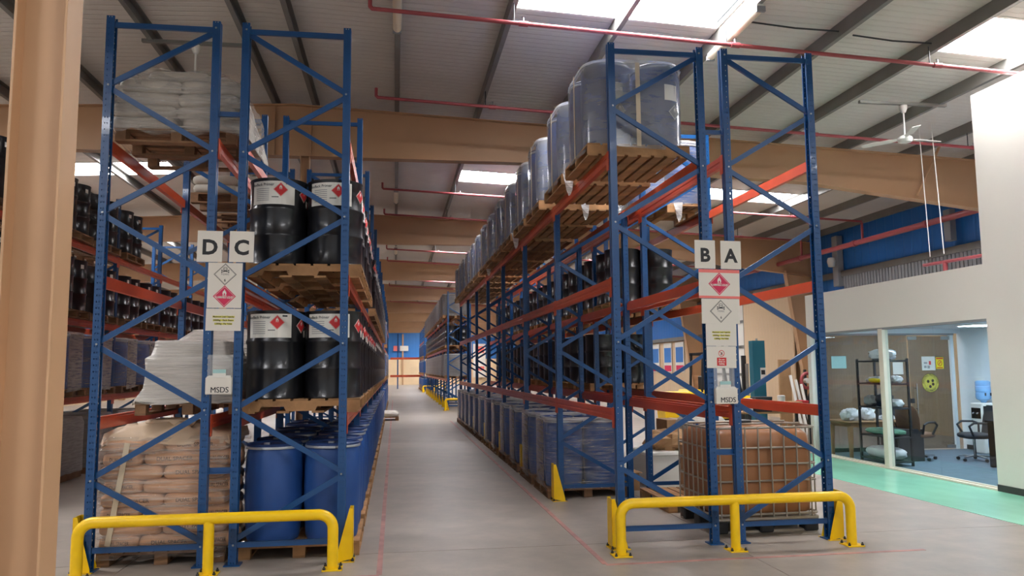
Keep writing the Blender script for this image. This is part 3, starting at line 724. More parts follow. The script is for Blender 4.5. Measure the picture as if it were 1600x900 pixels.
def bdrum(x, y, z, label, parts=True, rot=0, group=None):
    if not parts: return tag(O('plastic_drum', PDJ, None, (x, y, z), rot), label, 'drum', group)
    t = thing('plastic_drum', label, 'drum', (x, y, z), rot, group); part_tree(t, DR_BLUE); return t

# ------------------------------------------------------------------ goods on the racks
POS = [(-1, -1), (1, -1), (-1, 1), (1, 1)]
SHELF = {0: 'floor level', 1: 'lowest shelf', 2: 'middle shelf', 3: 'top shelf'}
def film_hull(top=.975, sep=.292, r=.290, z0=-.04, name='wrap', rag=True, inset=.1, c_mat='film_clear', f_mat='film_milky', e_mat='film_clear', rnd=random.Random(3)):
    pts = []; kinds = []
    for q, (sx, sy) in enumerate(((1, -1), (1, 1), (-1, 1), (-1, -1))):
        for i in range(7):
            a = -PI / 2 + PI / 2 * q + PI / 2 * i / 6; pts.append((sx * sep + r * math.cos(a), sy * sep + r * math.sin(a))); kinds.append((1 if q in (0, 2) else 2) if i == 6 else 0)
    m_ = MB(); n = len(pts); zs = [z0, .2, .4, .6, .8, top - .04, top, top + .004]; V = []
    for j, z in enumerate(zs):
        k = 1 if j < 6 else (.985 if j == 6 else 1 - inset)
        for p in pts:
            w = rnd.uniform(-.003, .003); V.append((p[0] * (k + w), p[1] * (k + w), z + (rnd.uniform(-.03, .02) if j == 0 and rag else 0)))
    fa, fb, fc, fd = [], [], [], []
    for j in range(len(zs) - 1):
        for i in range(n): (fd if j >= 5 else (fb if kinds[i] == 1 else fc) if kinds[i] else fa).append((j * n + i, j * n + (i + 1) % n, (j + 1) * n + (i + 1) % n, (j + 1) * n + i))
    m_.v = V; i0 = m_.mi(c_mat); i1 = m_.mi(f_mat); i2 = m_.mi(e_mat); i3 = m_.mi('film_edge'); m_.f = fa + fb + fc + fd; m_.m = [i0] * len(fa) + [i1] * len(fb) + [i2] * len(fc) + [i3] * len(fd)
    return m_.mesh('film', True, 1.2)
HULL0 = [film_hull(rnd=random.Random(k)) for k in range(3)]
HULL3 = [film_hull(.965, f_mat='film_mid', c_mat='film_mid', e_mat='film_mid', rnd=random.Random(k + 9)) for k in range(3)]
HULLF = [film_hull(.965, f_mat='film_far', c_mat='film_far', e_mat='film_far', rnd=random.Random(k + 29)) for k in range(2)]
TAIL = MB().loft([[(-.07, 0, .02), (.07, -.012, .03), (.075, .012, .02), (-.06, .012, .02)], [(-.05, -.02, -.09), (.06, -.005, -.1), (.065, .008, -.1), (-.045, -.008, -.09)], [(-.02, .01, -.2), (.05, -.012, -.19), (.052, -.002, -.19), (-.016, .018, -.2)], [(.0, -.01, -.27), (.03, .004, -.25), (.032, .01, -.25), (.004, -.004, -.27)]], 'film_edge').mesh('loose_tail')
STRAPV = MB().box(-.025, .025, -.588, -.584, -.02, .93, 'strap').box(-.6, .6, -.30, -.27, .955, .958, 'strap').mesh('strap')
WLAB = []
for a in (-.25, .62):
    m_ = curved_patch(.17, .5, .7, 'white_lab', a, .284, 5); me = m_.mesh('label'); WLAB.append(me)
    m2 = MB(); diamond_mb(m2, .075, 0, .0, 0, 'grey_ink', 'white_lab', 'flame', .0006); 
def drum_load(rackn, bay_y, pi, lv, xc, kind, sides=(0, 1, 2, 3), wrap=None, full=True, ordn=0, pk='block', pc='wood', z=None, aisle=1, decor=None):
    """a pallet with up to four drums. aisle = +1 when the aisle lies on the +X side"""
    z = z if z is not None else (0.002 if lv == 0 else LV[lv - 1] + .002)
    o = ORD[ordn]; sh = SHELF[lv]
    pallet(xc, bay_y, z, 'wooden pallet, %s from the front on the %s of %s' % (o, sh, rackn), pk, pc, full, 0, 'pallets on ' + rackn)
    for q in sides:
        sx, sy = POS[q]; ai = (sx == aisle)
        where = ('near ' if sy < 0 else 'far ') + ('aisle-side' if ai else 'inner')
        x, y = xc + sx * .291, bay_y + sy * .291
        if kind == 'blue':
            lb = '%sblue plastic drum, %s on %s pallet, %s of %s' % ('wrapped ' if wrap else '', where, o, sh, rackn)
            bdrum(x, y, z + PH, lb, full, random.uniform(-.6, .6) if wrap is None else random.uniform(0, 6), 'blue drums on %s %s' % (rackn, sh))
        else:
            lb = 'black steel drum, %s on %s pallet, %s of %s' % (where, o, sh, rackn)
            k = kind(sx, sy, ordn) if callable(kind) else kind
            drum(x, y, z + PH, lb, k if full else None, random.uniform(-.06, .06) + (0 if aisle > 0 else 2.3), 'black drums on %s %s' % (rackn, sh))
    if wrap:
        t = thing('stretch_wrap', 'clear film wrapped round blue drums, %s pallet, %s of %s' % (o, sh, rackn), 'stretch film', (xc, bay_y, z + PH), 0, 'film on ' + rackn)
        O('film', wrap[ordn % len(wrap)], t)
        if decor == 'strap':
            O('strap', STRAPV, t)
            O('strap_side', MB().box(-.589, -.585, -.02, .02, -.02, .96, 'strap').mesh('strap_side') if ordn == 0 else bpy.data.meshes['strap_side'], t)
        if lv == 3 and ordn in (1, 2, 4, 7): O('loose_tail', TAIL, t, (-.5 if ordn != 2 else .1, -.6, -.02))
PO = (.75, 2.19)
# rack C
kC = lambda sx, sy, o: (DR_FULL if o < 1 else DR_SIDE) if o < 5 else DR_STK
for b in range(7):
    for pi in (0, 1):
        y = FC[b] + PO[pi]; o = 2 * b + pi; sides = (0, 1, 2, 3) if o < 3 else (1, 3)
        drum_load('rack C', y, pi, 1, -.93, kC, sides, None, b < 5, o, 'notch', 'wood')
        if o != 3: drum_load('rack C', y, pi, 2, -.93, kC, sides, None, b < 4, o, 'notch', 'wood')
        drum_load('rack C', y, pi, 0, -.92, 'blue', sides, None, b < 3, o, 'block', 'wood')
# rack B: wrapped blue drums on the floor from the second bay, and along the top
for b in range(7):
    for pi in (0, 1):
        y = FB[b] + (.74, 2.1)[pi]; o = 2 * b + pi; sides = (0, 1, 2, 3) if b < 3 else (0, 2)
        if b: drum_load('rack B', y, pi, 0, 2.715, 'blue', sides, HULL0, b < 3, o, 'block', 'wood_d', aisle=-1)
        drum_load('rack B', y, pi, 3, 2.64, 'blue', (0, 1, 2, 3) if b < 2 else (0, 2), HULL3, b < 4, o, 'solid', 'wood', aisle=-1, decor='strap')
# rack A: black drums deeper in, one wrapped load on top
for b in range(1, 7):
    for pi in (0, 1):
        y = FB[b] + (.74, 2.1)[pi]; o = 2 * b + pi; sides = (0, 1, 2, 3) if o < 5 else (0, 2)
        if o >= 3: drum_load('rack A', y, pi, 2, 4.07, DR_STK, sides, None, b < 4, o, 'block', 'wood', aisle=-1)
        if o >= 4: drum_load('rack A', y, pi, 1, 4.07, DR_STK, sides, None, b < 4, o, 'block', 'wood', aisle=-1)
drum_load('rack A', FB[1] + .74, 0, 3, 4.07, 'blue', (0, 1, 2, 3), HULL0, True, 2, 'block', 'wood', aisle=-1)
# leftmost rack
RE = 'the leftmost rack'
for b in range(5):
    for pi in (0, 1):
        y = FE[b] + PO[pi]; o = 2 * b + pi
        if o <= 4: drum_load(RE, y, pi, 3, -6.02, DR_STK, (0, 1, 3) if o == 0 else (1, 3), None, o < 5, o, 'block', 'wood_d')
        drum_load(RE, y, pi, 2, -6.02, DR_STK, (1, 3), None, b < 3, o, 'block', 'wood_d')
        if b < 4: drum_load(RE, y, pi, 1, -6.02, 'blue', (1, 3), HULL0, b < 2, o, 'block', 'wood_d')
# far blocks, aisle side only
RF = 'the farther right rack'
for b in range(8):
    for pi in (0, 1):
        y = F2[b] + (.74, 2.1)[pi]; o = 2 * b + pi; s = (0, 1, 2) if o == 0 else (0, 2)
        drum_load(RF, y, pi, 3, 2.7, 'blue', s, HULLF, False, o, 'block', 'wood', aisle=-1)
        drum_load(RF, y, pi, 2, 2.8, None, s, None, False, o, 'block', 'wood', aisle=-1)
        drum_load(RF, y, pi, 1, 2.78, 'blue', s, HULLF, False, o, 'block', 'wood_d', aisle=-1)
for b in range(4):
    for pi in (0, 1):
        y = F3[b] + (.74, 2.1)[pi]; o = 2 * b + pi; s = (0, 1) if o == 0 else (0,)
        for lv in (0, 1, 2): drum_load('the farthest right rack', y, pi, lv, 2.8, 'blue', s, None, False, o, 'block', 'wood', aisle=-1)
for b in range(4):
    for pi in (0, 1):
        y = F2c[b] + PO[pi] - .03; o = 2 * b + pi
        drum_load('the farther left rack', y, pi, 0, -.93, 'blue', (1, 3), None, False, o, 'block', 'wood')
        drum_load('the farther left rack', y, pi, 1, -.93, 'blue', (1, 3), HULL0, False, o, 'block', 'wood')
        if o == 1: drum_load('the farther left rack', y, pi, 2, -.93, 'blue', (1, 3), HULL0, False, o, 'block', 'wood')

# paper labels on the first wrapped load of rack B top shelf
for i, (x, a) in enumerate(((2.64 - .291, .15), (2.64 + .291, .35))):
    for k, (z0, z1) in enumerate(((.52, .70),)):
        t = thing('drum_label', 'white label and diamond on the %s wrapped drum, top front of rack B' % ('left' if i == 0 else 'right'), 'label', (x, .74 - .291, LV[2] + .142))
        O('paper', curved_patch(.17, z0, z1, 'white_lab', a, .292, 6).mesh('paper'), t)
        m_ = MB(); diamond_mb(m_, .085, 0, 0, 0, 'grey_ink', 'white_lab', 'flame', .0006)
        O('diamond', remap(m_.mesh('diamond'), lambda c: ((.293 - c.y) * math.sin(c.x / .293 + a + .15), -(.293 - c.y) * math.cos(c.x / .293 + a + .15), c.z + .39)), t)

# ---- rack D: kraft sacks on the floor, wrapped
def sack_mesh(w, d, h, mt, seed):
    r_ = random.Random(seed); m_ = MB().pillow(w, d, h, mt, e=.25, e2=.38, n=24, k=8, jit=.012, rnd=r_); return m_.mesh('sack', True, 1.2)
SK = {('w', k): sack_mesh(.585, .4, .152, 'kraft', k) for k in range(3)}
SK.update({('s', k): sack_mesh(.37, .56, .15, 'kraft', k + 5) for k in range(3)})
stx = TXT['DUAL SPACER', .05, 'sack_ink', .0004]
SKT = upright(stx, -.2035)
pallet(-2.19, .71, .002, 'dark wooden pallet under the brown sacks, floor of rack D', 'block', 'wood_d', True, 0, 'pallets on rack D')
LAY = ['bottom', 'second', 'third', 'fourth', 'fifth', 'sixth', 'seventh', 'top']
for L in range(8):
    z = PH + .07 + L * .13; odd = L % 2
    row = [(-.39, -.38, 's', 'left'), (.09, -.39, 'w', 'middle'), (.5, -.37, 's2', 'right')] if not odd else [(-.295, -.39, 'w', 'left'), (.285, -.39, 'w', 'right')]
    for i, (x, y, k, nm) in enumerate(row):
        key = ('w', (L + i) % 3)
        t = thing('paper_sack', 'brown paper sack, %s of %s layer, wrapped pallet on floor of rack D' % (nm, LAY[L]), 'sack', (-2.19 + x + random.uniform(-.012, .012), .71 + y + random.uniform(-.012, .012), z), random.uniform(-.03, .03), 'brown sacks on rack D')
        o = O('bag', SK[key], t); 
        if k[0] == 's': o.scale = (.62, 1, 1)
        if (L + i) % 2 == 0 or k == 'w' and L % 3 == 0: O('lettering', SKT, t, (0, .002, .0)).scale = (.66 if k[0] == 's' else 1.05, 1, 1.05)
    for i, x in enumerate((-.39, 0, .39)):
        t = tag(O('paper_sack', SK['s', (L + i) % 3], None, (-2.19 + x, .71 + .16 + random.uniform(-.01, .01), z)), 'brown paper sack in rear row, %s layer %s, on floor of rack D' % (LAY[L], ('left', 'middle', 'right')[i]), 'sack', 'brown sacks on rack D')
def rrect(hx, hy, r, seg=5, step=6):
    P = []
    for q, (sx, sy) in enumerate(((1, -1), (1, 1), (-1, 1), (-1, -1))):
        for i in range(seg + 1):
            a = -PI / 2 + PI / 2 * q + PI / 2 * i / seg; P.append((sx * (hx - r) + r * math.cos(a), sy * (hy - r) + r * math.sin(a)))
        nx, ny = ((1, 1), (-1, 1), (-1, -1), (1, -1))[q]; a = P[-1]; b = (nx * (hx - (r if q in (1, 3) else 0)), ny * (hy - (0 if q in (1, 3) else r)))
        for i in range(1, step): P.append((a[0] + (b[0] - a[0]) * i / step, a[1] + (b[1] - a[1]) * i / step))
    return P
def wrap_shell(rings, mt, jit, seed, name, caps=False):
    """rings: (half-x, half-y, corner radius, z, jz)"""
    r_ = random.Random(seed); R_ = []
    base = [r_.uniform(-1, 1) for _ in range(64)]
    for hx, hy, rr, z, jz in rings:
        P = rrect(hx, hy, rr); ring = []
        for i, p in enumerate(P):
            k = 1 + (base[i % 64] * .5 + r_.uniform(-.5, .5)) * jit; ring.append((p[0] * k, p[1] * k, z + r_.uniform(-1, 1) * jz))
        R_.append(ring)
    return MB().loft(R_, mt, True, caps).mesh(name, True, 1.3)
t = thing('stretch_wrap', 'clear film around the brown sack stack on floor of rack D', 'stretch film', (-2.19, .71, 0))
O('film', wrap_shell([(.60, .60, .08, .06, .02)] + [(.612, .605, .08, .12 + .1 * k, 0) for k in range(11)] + [(.59, .58, .1, 1.2, .01)], 'film_sack', .012, 4, 'film'), t)
t = thing('cover_sheet', 'crumpled beige sheet draped on top of the brown sacks, rack D', 'sheet', (-2.19, .71, 1.1))
O('sheet', wrap_shell([(.6, .59, .1, .03, .02), (.585, .57, .12, .1, .03), (.5, .5, .15, .16, .04), (.3, .3, .15, .19, .04), (.1, .1, .05, .2, .03)], 'sheet', .05, 8, 'sheet', True), t)
O('fold', MB().pillow(.34, .3, .16, 'sheet', e=.8, n=14, k=7, jit=.12, rnd=random.Random(2)).mesh('fold', True, 1), t, (-.34, -.28, .13))
O('fold', MB().pillow(.5, .2, .12, 'sheet', e=.8, n=14, k=7, jit=.12, rnd=random.Random(5)).mesh('fold', True, 1), t, (-.05, -.2, .2))
tag(O('edge_strap', MB().bar((-2.66, .09, .2), (-2.52, .1, 1.15), .05, .006, 'strap', (0, 1, 0)).mesh('edge_strap')), 'slanting beige strap over the left side of the brown sacks', 'strap')
# white wrapped load on the lowest shelf of rack D
pallet(-2.01, .78, LV[0] + .002, 'wooden pallet under the white wrapped load, lowest shelf of rack D', 'block', 'wood_d', True, 0, 'pallets on rack D').scale = (.84, 1, 1)
t = thing('wrapped_load', 'white stretch-wrapped load with flared skirt on lowest shelf of rack D', 'wrapped load', (-2.03, .77, LV[0] + .1))
O('wrap', wrap_shell([(.49, .6, .03, .02, .02), (.475, .59, .03, .05, .012), (.445, .56, .03, .1, .01), (.42, .53, .03, .16, 0), (.41, .52, .03, .25, 0), (.41, .52, .03, .36, 0), (.415, .52, .03, .45, .004), (.405, .51, .04, .465, .004), (.375, .48, .05, .485, .006), (.355, .46, .05, .56, .004), (.35, .45, .05, .62, .006), (.33, .43, .05, .632, .006), (.2, .25, .08, .64, .006)], 'film_white', .02, 21, 'wrap', True), t)
O('dark_box', MB().bbox(.06, .38, -.512, -.3, .04, .34, 'darkfab', .02).mesh('dark_box'), t)
pallet(-2.02, 2.2, LV[0] + .002, 'second wooden pallet back on the lowest shelf of rack D', 'block', 'wood_d', True, 0, 'pallets on rack D')
t = thing('wrapped_load', 'crinkled wrapped load behind the white one, lowest shelf of rack D', 'wrapped load', (-2.0, 2.2, LV[0] + .142))
O('wrap', wrap_shell([(.55, .55, .08, 0, .01), (.56, .55, .08, .3, .01), (.55, .54, .1, .62, .02), (.4, .4, .15, .75, .03), (.15, .15, .1, .78, .02)], 'film_white', .03, 33, 'wrap', True), t)
# woven sacks on the top shelf of rack D
pallet(-2.2, .76, LV[2] + .002, 'wooden pallet under the pale sacks at the front, top shelf of rack D', 'block', 'wood_d', True, PI / 2, 'pallets on rack D')
WS = {k: sack_mesh(.62, .42, .16, 'sackwhite', 40 + k) for k in range(4)}
for L in range(5):
    z = LV[2] + PH + .07 + L * .125
    cols = [(-.32, -.36), (.32, -.36), (-.32, .16), (.32, .16)] if L < 4 else [(-.02, -.3), (.3, -.05)]
    for i, (x, y) in enumerate(cols):
        tag(O('woven_sack', WS[(L + i) % 4], None, (-2.2 + x * (1 - .03 * L) + random.uniform(-.04, .04), .76 + y + random.uniform(-.03, .03), z), random.uniform(-.06, .06)),
            'pale woven sack, %s %s of layer %s, top shelf front of rack D' % (('front', 'rear')[i // 2] if L < 4 else 'upper', ('left', 'right')[i % 2], ('one', 'two', 'three', 'four', 'five')[L]), 'sack', 'pale sacks on rack D')
t = thing('stretch_wrap', 'loose shiny film over the pale sacks at the front top of rack D', 'stretch film', (-2.2, .76, LV[2] + .1))
O('film', wrap_shell([(.69, .64, .08, -.02, .05), (.7, .64, .08, .1, .02), (.68, .62, .08, .25, .02), (.66, .62, .1, .42, .02), (.62, .58, .1, .54, .03), (.5, .5, .12, .64, .03), (.42, .44, .12, .71, .02), (.1, .1, .05, .73, .01)], film('stretch_film_loose', .34, (205, 198, 188), .1, .22, (1.2, 1.2, 14), 1.2), .03, 55, 'film', False), t)
r_ = random.Random(12); rows = []
for j in range(9):
    v = j / 8
    rows.append([(.70 - .13 * v ** 2 + r_.uniform(-.012, .012), -.58 + 1.2 * u / 8, -.03 + (.7 - .3 * (u / 8) ** 1.5) * v) for u in range(9)])
m_ = MB(); V = [p for q in rows for p in q]; V2 = [(p[0] + .006, p[1], p[2]) for p in V]
m_.add(V, [(a * 9 + c, a * 9 + c + 1, a * 9 + c + 10, a * 9 + c + 9) for a in range(8) for c in range(8)], 'film_white'); m_.add(V2, [(a * 9 + c, a * 9 + c + 9, a * 9 + c + 10, a * 9 + c + 1) for a in range(8) for c in range(8)], 'film_white')
O('side_sheet', m_.mesh('side_sheet', True, 1.3), t)
for b in (1, 2):
    for pi in (0, 1):
        if b == 2 and pi == 0: continue
        y = FC[b] + PO[pi]; o = ORD[2 * b + pi]
        pallet(-2.2, y, LV[2] + .002, 'wooden pallet, %s from the front on the top shelf of rack D' % o, 'block', 'wood_d', b < 2, PI / 2, 'pallets on rack D')
        for L in range(2 if pi == 0 else 3):
            for i, x in enumerate((-.27, .28)):
                tag(O('woven_sack', WS[(L + i) % 4], None, (-2.2 + x, y - .33, LV[2] + PH + .07 + L * .125), random.uniform(-.05, .05)), 'pale sack, %s %s, on the %s pallet, top shelf of rack D' % (('lower', 'middle', 'upper')[L], ('left', 'right')[i], o), 'sack', 'pale sacks on rack D')
                tag(O('woven_sack', WS[(L + i + 1) % 4], None, (-2.2 + x, y + .15, LV[2] + PH + .07 + L * .125), random.uniform(-.05, .05)), 'pale sack in rear row, %s %s, on the %s pallet, top shelf of rack D' % (('lower', 'middle', 'upper')[L], ('left', 'right')[i], o), 'sack', 'pale sacks on rack D')

# ------------------------------------------------------------------ signs on the front frames (paper sheets hung just in front of the posts, at Y = -.056)
SY = -.0585
def sheet(name, label, x0, x1, z0, z1, tilt=0, group='paper signs', y=SY):
    t = thing(name, label, 'sign', ((x0 + x1) / 2, y, (z0 + z1) / 2), 0, group); t.rotation_euler = (0, tilt, 0)
    w, h = (x1 - x0) / 2, (z1 - z0) / 2
    O('board', MB().box(-w, w, -.0015, .0015, -h, h, 'paper').mesh('board'), t); return t, w, h
FY_ = -.0025
for ch, x0, x1, zt, zb, tl, sg in (('D', -1.905, -1.67, 3.185, 2.88, .012, 'D'), ('C', -1.605, -1.375, 3.185, 2.88, .012, 'C'), ('B', 3.15, 3.38, 3.17, 2.865, .012, 'B'), ('A', 3.44, 3.67, 3.165, 2.86, .015, 'A')):
    t, w, h = sheet('letter_sign', 'white sheet with a big black letter %s on the rack front' % ch, x0, x1, zb, zt, tl, 'rack letter signs')
    O('lettering', upright(TXT[ch, .2, 'ink', .0075], FY_), t, (0.0, 0, -.015))
def haz(t, kind, r, cz, cx=0):
    m_ = MB(); 
    if kind == 'toxic': diamond_mb(m_, r, 0, 0, 0, 'paper', 'ink', 'toxic')
    else: diamond_mb(m_, r, 0, 0, 0, 'magenta', 'magenta', 'flame')
    d = O('hazard_diamond', m_.mesh('hazard_diamond'), t, (cx, FY_, cz), None, 'black outlined toxic diamond with skull' if kind == 'toxic' else 'magenta flammable liquid diamond')
    if kind == 'toxic':
        O('lettering', upright(TXT['TOXIC', .026, 'ink', 0], -.004), d, (0, 0, -.0)); O('lettering', upright(TXT['6', .036, 'ink', .0008], -.004), d, (0, 0, -.55 * r))
    else: O('lettering', upright(TXT['FLAMMABLE LIQUID', .03, 'white_lab', .0008], -.004), d, (0, 0, -.1 * r)).scale = (.58 * r / .1, 1, 1)
t, w, h = sheet('hazard_sign', 'white sheet with toxic and flammable diamonds below letters D and C', -1.798, -1.478, 2.432, 2.872, .01)
haz(t, 'toxic', .107, .107); haz(t, 'flame', .107, -.107)
def cap(x0, x1, z0, z1, tl, lb):
    t, w, h = sheet('capacity_sign', lb, x0, x1, z0, z1, tl)
    for i, (s_, q) in enumerate((('Maximum Load Capacity', .205), ('2000kg - Each Beam', .195), ('1,000kg - Per Pallet', .165))):
        l = O('text_line', MB().box(-q / 2, q / 2, FY_ - .0004, FY_, -.0095, .0095, 'hily').mesh('text_line'), t, (0, 0, .028 - .034 * i))
        me = TXT[s_, .026, 'ink', .0009]; wd = max(v.co.x for v in me.vertices) - min(v.co.x for v in me.vertices)
        O('lettering', upright(me, FY_ - .001), l).scale = (q * .96 / wd, 1, .8)
cap(-1.805, -1.478, 2.212, 2.425, .012, 'white load capacity notice below the diamonds on racks D and C')
t, w, h = sheet('hazard_sign', 'white sheet with magenta flammable diamond and pale red bands below B and A', 3.185, 3.642, 2.545, 2.855, .02)
for z0, z1 in ((h - .036, h), (-h, -h + .026)): O('band', MB().box(-w, w, -.0022, -.0015, z0, z1, 'pinkband').mesh('band'), t)
haz(t, 'flame', .122, 0)
t, w, h = sheet('hazard_sign', 'white sheet with a black toxic skull diamond on racks B and A', 3.205, 3.63, 2.275, 2.54, .012, y=SY - .004)
haz(t, 'toxic', .122, 0)
cap(3.245, 3.585, 2.04, 2.275, .01, 'white load capacity notice below the toxic sheet on racks B and A')
t, w, h = sheet('prohibition_sign', 'white sheet with red do not climb notice on racks B and A', 3.245, 3.573, 1.808, 2.036, .01)
m_ = MB()
ring = [(math.cos(k * PI / 12), math.sin(k * PI / 12)) for k in range(24)]
m_.add([(a * .034, FY_, b * .034 + .04) for a, b in ring] + [(a * .028, FY_, b * .028 + .04) for a, b in ring], [(i, (i + 1) % 24, 24 + (i + 1) % 24, 24 + i) for i in range(24)], 'hazred')
m_.add([(-.022, FY_ - .0003, .058), (-.018, FY_ - .0003, .062), (.022, FY_ - .0003, .022), (.018, FY_ - .0003, .018)], [(0, 1, 2, 3)], 'hazred')
O('prohibition_ring', m_.mesh('prohibition_ring'), t)
m_ = MB().tube([(0, FY_, .022), (.002, FY_, .045)], .003, 'ink', 6); m_.disc(.006, 0, 'ink', 8); 
O('climber_figure', MB().bar((-.004, FY_, .02), (.004, FY_, .052), .002, .006, 'ink').bar((-.012, FY_, .03), (.012, FY_, .044), .002, .004, 'ink').mesh('climber_figure'), t)
b = O('red_panel', MB().box(-.052, .052, FY_ - .0004, FY_, -.09, -.004, 'hazred').mesh('red_panel'), t)
O('lettering', upright(TXT['Do not\nclimb on\nracking', .03, 'white_lab', .0008], FY_ - .001), b, (0, 0, -.047)).scale = (.72, 1, .78)
# document holders
def msds(x, z, lb):
    t = thing('document_holder', lb, 'document holder', (x, -.075, z), 0, 'document holders')
    O('pocket', MB().bbox(-.12, .12, -.04, .02, -.085, .075, 'paper', .006).mesh('pocket'), t)
    O('clear_back', MB().box(-.115, .115, .012, .018, .0, .29, 'clear_pl').mesh('clear_back'), t)
    p = O('paper_stack', MB().box(-.06, .06, -.012, .008, .06, .15, 'white_lab').mesh('paper_stack'), t)
    O('header', MB().box(-.06, .06, -.0135, -.012, .115, .15, 'pale_teal').mesh('header'), p)
    for i in range(3): O('folder', MB().box(-.11 + .006 * i, .112 - .004 * i, -.034 + .012 * i, -.03 + .012 * i, -.06, .082 + .006 * i, 'white_lab').mesh('folder'), t)
    for dx in (-.0013, .0013): O('lettering', upright(TXT['MSDS', .075, 'ink', 0], -.0415 - dx * .1), t, (.012 + dx, 0, -.045)).scale = (.92, 1, 1)
msds(-1.66, 1.69, 'white MSDS document holder between racks D and C'); msds(3.43, 1.52, 'white MSDS document holder between racks B and A')

# ------------------------------------------------------------------ caged liquid tank at the foot of rack A
def ibc(x, y, label, liquid='ibc', parts=True, w=.62, d=.53):
    t = thing('tank_cage', label, 'tank', (x, y, 0)); H = 1.16; z0 = .17
    rings = [(.52, .44, .12, z0, 0), (.575, .49, .1, z0 + .05, 0), (.585, .5, .09, z0 + .25, 0), (.585, .5, .09, z0 + .75, 0), (.575, .49, .1, H - .1, 0), (.52, .44, .12, H - .05, 0), (.2, .2, .1, H - .02, 0)]
    b = O('bottle', wrap_shell(rings, liquid, .0, 3, 'bottle', True), t)
    O('cap', MB().lathe([(.1, 0), (.1, .05), (.09, .06), (0, .06)], 'black_pl', 20).mesh('cap', True, .6), b, (0, 0, H - .025))
    TU = lambda pth, r: MB().tube(pth, r, 'cage', 8)
    for i, z in enumerate((.2, .38, .56, .74, .92, 1.14)):
        P = rrect(w, d, .07); m_ = TU([(p[0], p[1], z) for p in P] + [(P[0][0], P[0][1], z)], .014 if i in (0, 5) else .011); O('cage_bar', m_.mesh('cage_bar', True), t)
    for f, (n_, L) in enumerate(((8, w), (7, d))):
        for i in range(n_):
            q = -L + .09 + (2 * L - .18) * i / (n_ - 1)
            for s in (-1, 1):
                p = (q, s * (d + .012)) if f == 0 else (s * (w + .012), q); O('cage_upright', TU([(p[0], p[1], .17), (p[0], p[1], 1.15)], .009).mesh('cage_upright', True), t)
    for s in (-1, 1): O('top_bar', MB().tube([(-w, s * .18, 1.16), (w, s * .18, 1.16)], .012, 'cage', 8).mesh('top_bar', True), t)
    O('base_tray', MB().bbox(-w, w, -d, d, .13, .17, 'cage', .01).mesh('base_tray'), t)
    for sx in (-1, 0, 1):
        for sy in (-1, 0, 1): O('foot_block', MB().bbox(sx * (w - .09) - .08, sx * (w - .09) + .08, sy * (d - .08) - .08, sy * (d - .08) + .08, 0, .13, 'black_pl', .012).mesh('foot_block'), t)
    for sy in (-1, 1): O('base_runner', MB().box(-w, w, sy * (d - .08) - .04, sy * (d - .08) + .04, .0, .02, 'cage').mesh('base_runner'), t)
    return t
ibc(4.07, .93, 'caged plastic tank of brown liquid on the floor under rack A')
# wrapped tanks on the floor of the leftmost rack
for k in range(5):
    y = FE[0] + .8 + 1.42 * k if k < 2 else FE[1] + .8 + 1.42 * (k - 2) if k < 4 else FE[2] + .8
    t = thing('wrapped_tank', 'grey film-wrapped caged tank, %s along the floor of the leftmost rack' % ORD[k], 'tank', (-6.03, y, 0), 0, 'wrapped tanks')
    O('wrap', wrap_shell([(.57, .57, .05, .12, .01), (.57, .57, .06, .5, 0), (.57, .57, .06, .95, 0), (.55, .55, .08, 1.05, .01), (.3, .3, .1, 1.06, .01)], 'film_grey' and film('stretch_film_grey', .85, (150, 145, 138), .3, .12), .008, k, 'wrap', True), t)
    O('base', MB().bbox(-.55, .55, -.55, .55, 0, .12, 'wood_d', .01).mesh('base'), t)

# clutter on the floor in the second bay of rack A
pallet(3.98, 2.28, .002, 'wooden pallet on the floor behind the caged tank', 'block', 'wood', True, 0, 'floor pallets')
t = thing('brown_carton', 'brown carton wrapped in film on the pallet behind the caged tank', 'carton', (4.24, 2.2, .142)); O('box', MB().bbox(-.32, .32, -.45, .45, 0, .62, 'card', .012).mesh('box'), t); O('tape', MB().box(-.03, .03, -.452, .452, .6, .622, 'strap').mesh('tape'), t)
t = thing('storage_bin', 'large white plastic bin with rim on the floor behind rack B', 'bin', (4.2, 4.1, 0)); 
O('tub', MB().loft([[(-.36, -.36, 0), (.36, -.36, 0), (.36, .36, 0), (-.36, .36, 0)], [(-.42, -.42, .5), (.42, -.42, .5), (.42, .42, .5), (-.42, .42, .5)]], 'white_paint', True, True).mesh('tub'), t)
O('rim', MB().bbox(-.44, .44, -.44, .44, .48, .54, 'white_paint', .012).mesh('rim'), t)
tag(O('crumpled_paper', MB().pillow(.8, .6, .34, 'card', e=.9, e2=.9, n=18, k=9, jit=.16, rnd=random.Random(11)).mesh('crumpled_paper', False), None, (4.3, 4.05, .68)), 'heap of crumpled brown paper on the white plastic bin', 'paper')
t = thing('carton', 'small open cardboard box on the floor beside the white bin', 'carton', (3.42, 3.75, 0)); O('box', MB().bbox(-.2, .2, -.2, .2, 0, .28, 'card', .006).mesh('box'), t); O('flap', MB().box(-.2, .2, -.34, -.2, .27, .278, 'card').mesh('flap'), t)
t = thing('white_sack', 'white bulging sack standing on the floor behind rack B', 'sack', (3.3, 5.2, .31)); O('bag', MB().pillow(.8, .6, .62, 'sackwhite', e=.7, n=18, k=9, jit=.05, rnd=random.Random(4)).mesh('bag', True, 1), t)
t = thing('blue_funnel', 'blue funnel standing on the white bulging sack', 'funnel', (3.36, 5.0, .62)); O('cone', MB().lathe([(.02, 0), (.03, .1), (.17, .3), (.18, .32), (.16, .31)], 'blue_drum', 20).mesh('cone', True, .8), t)
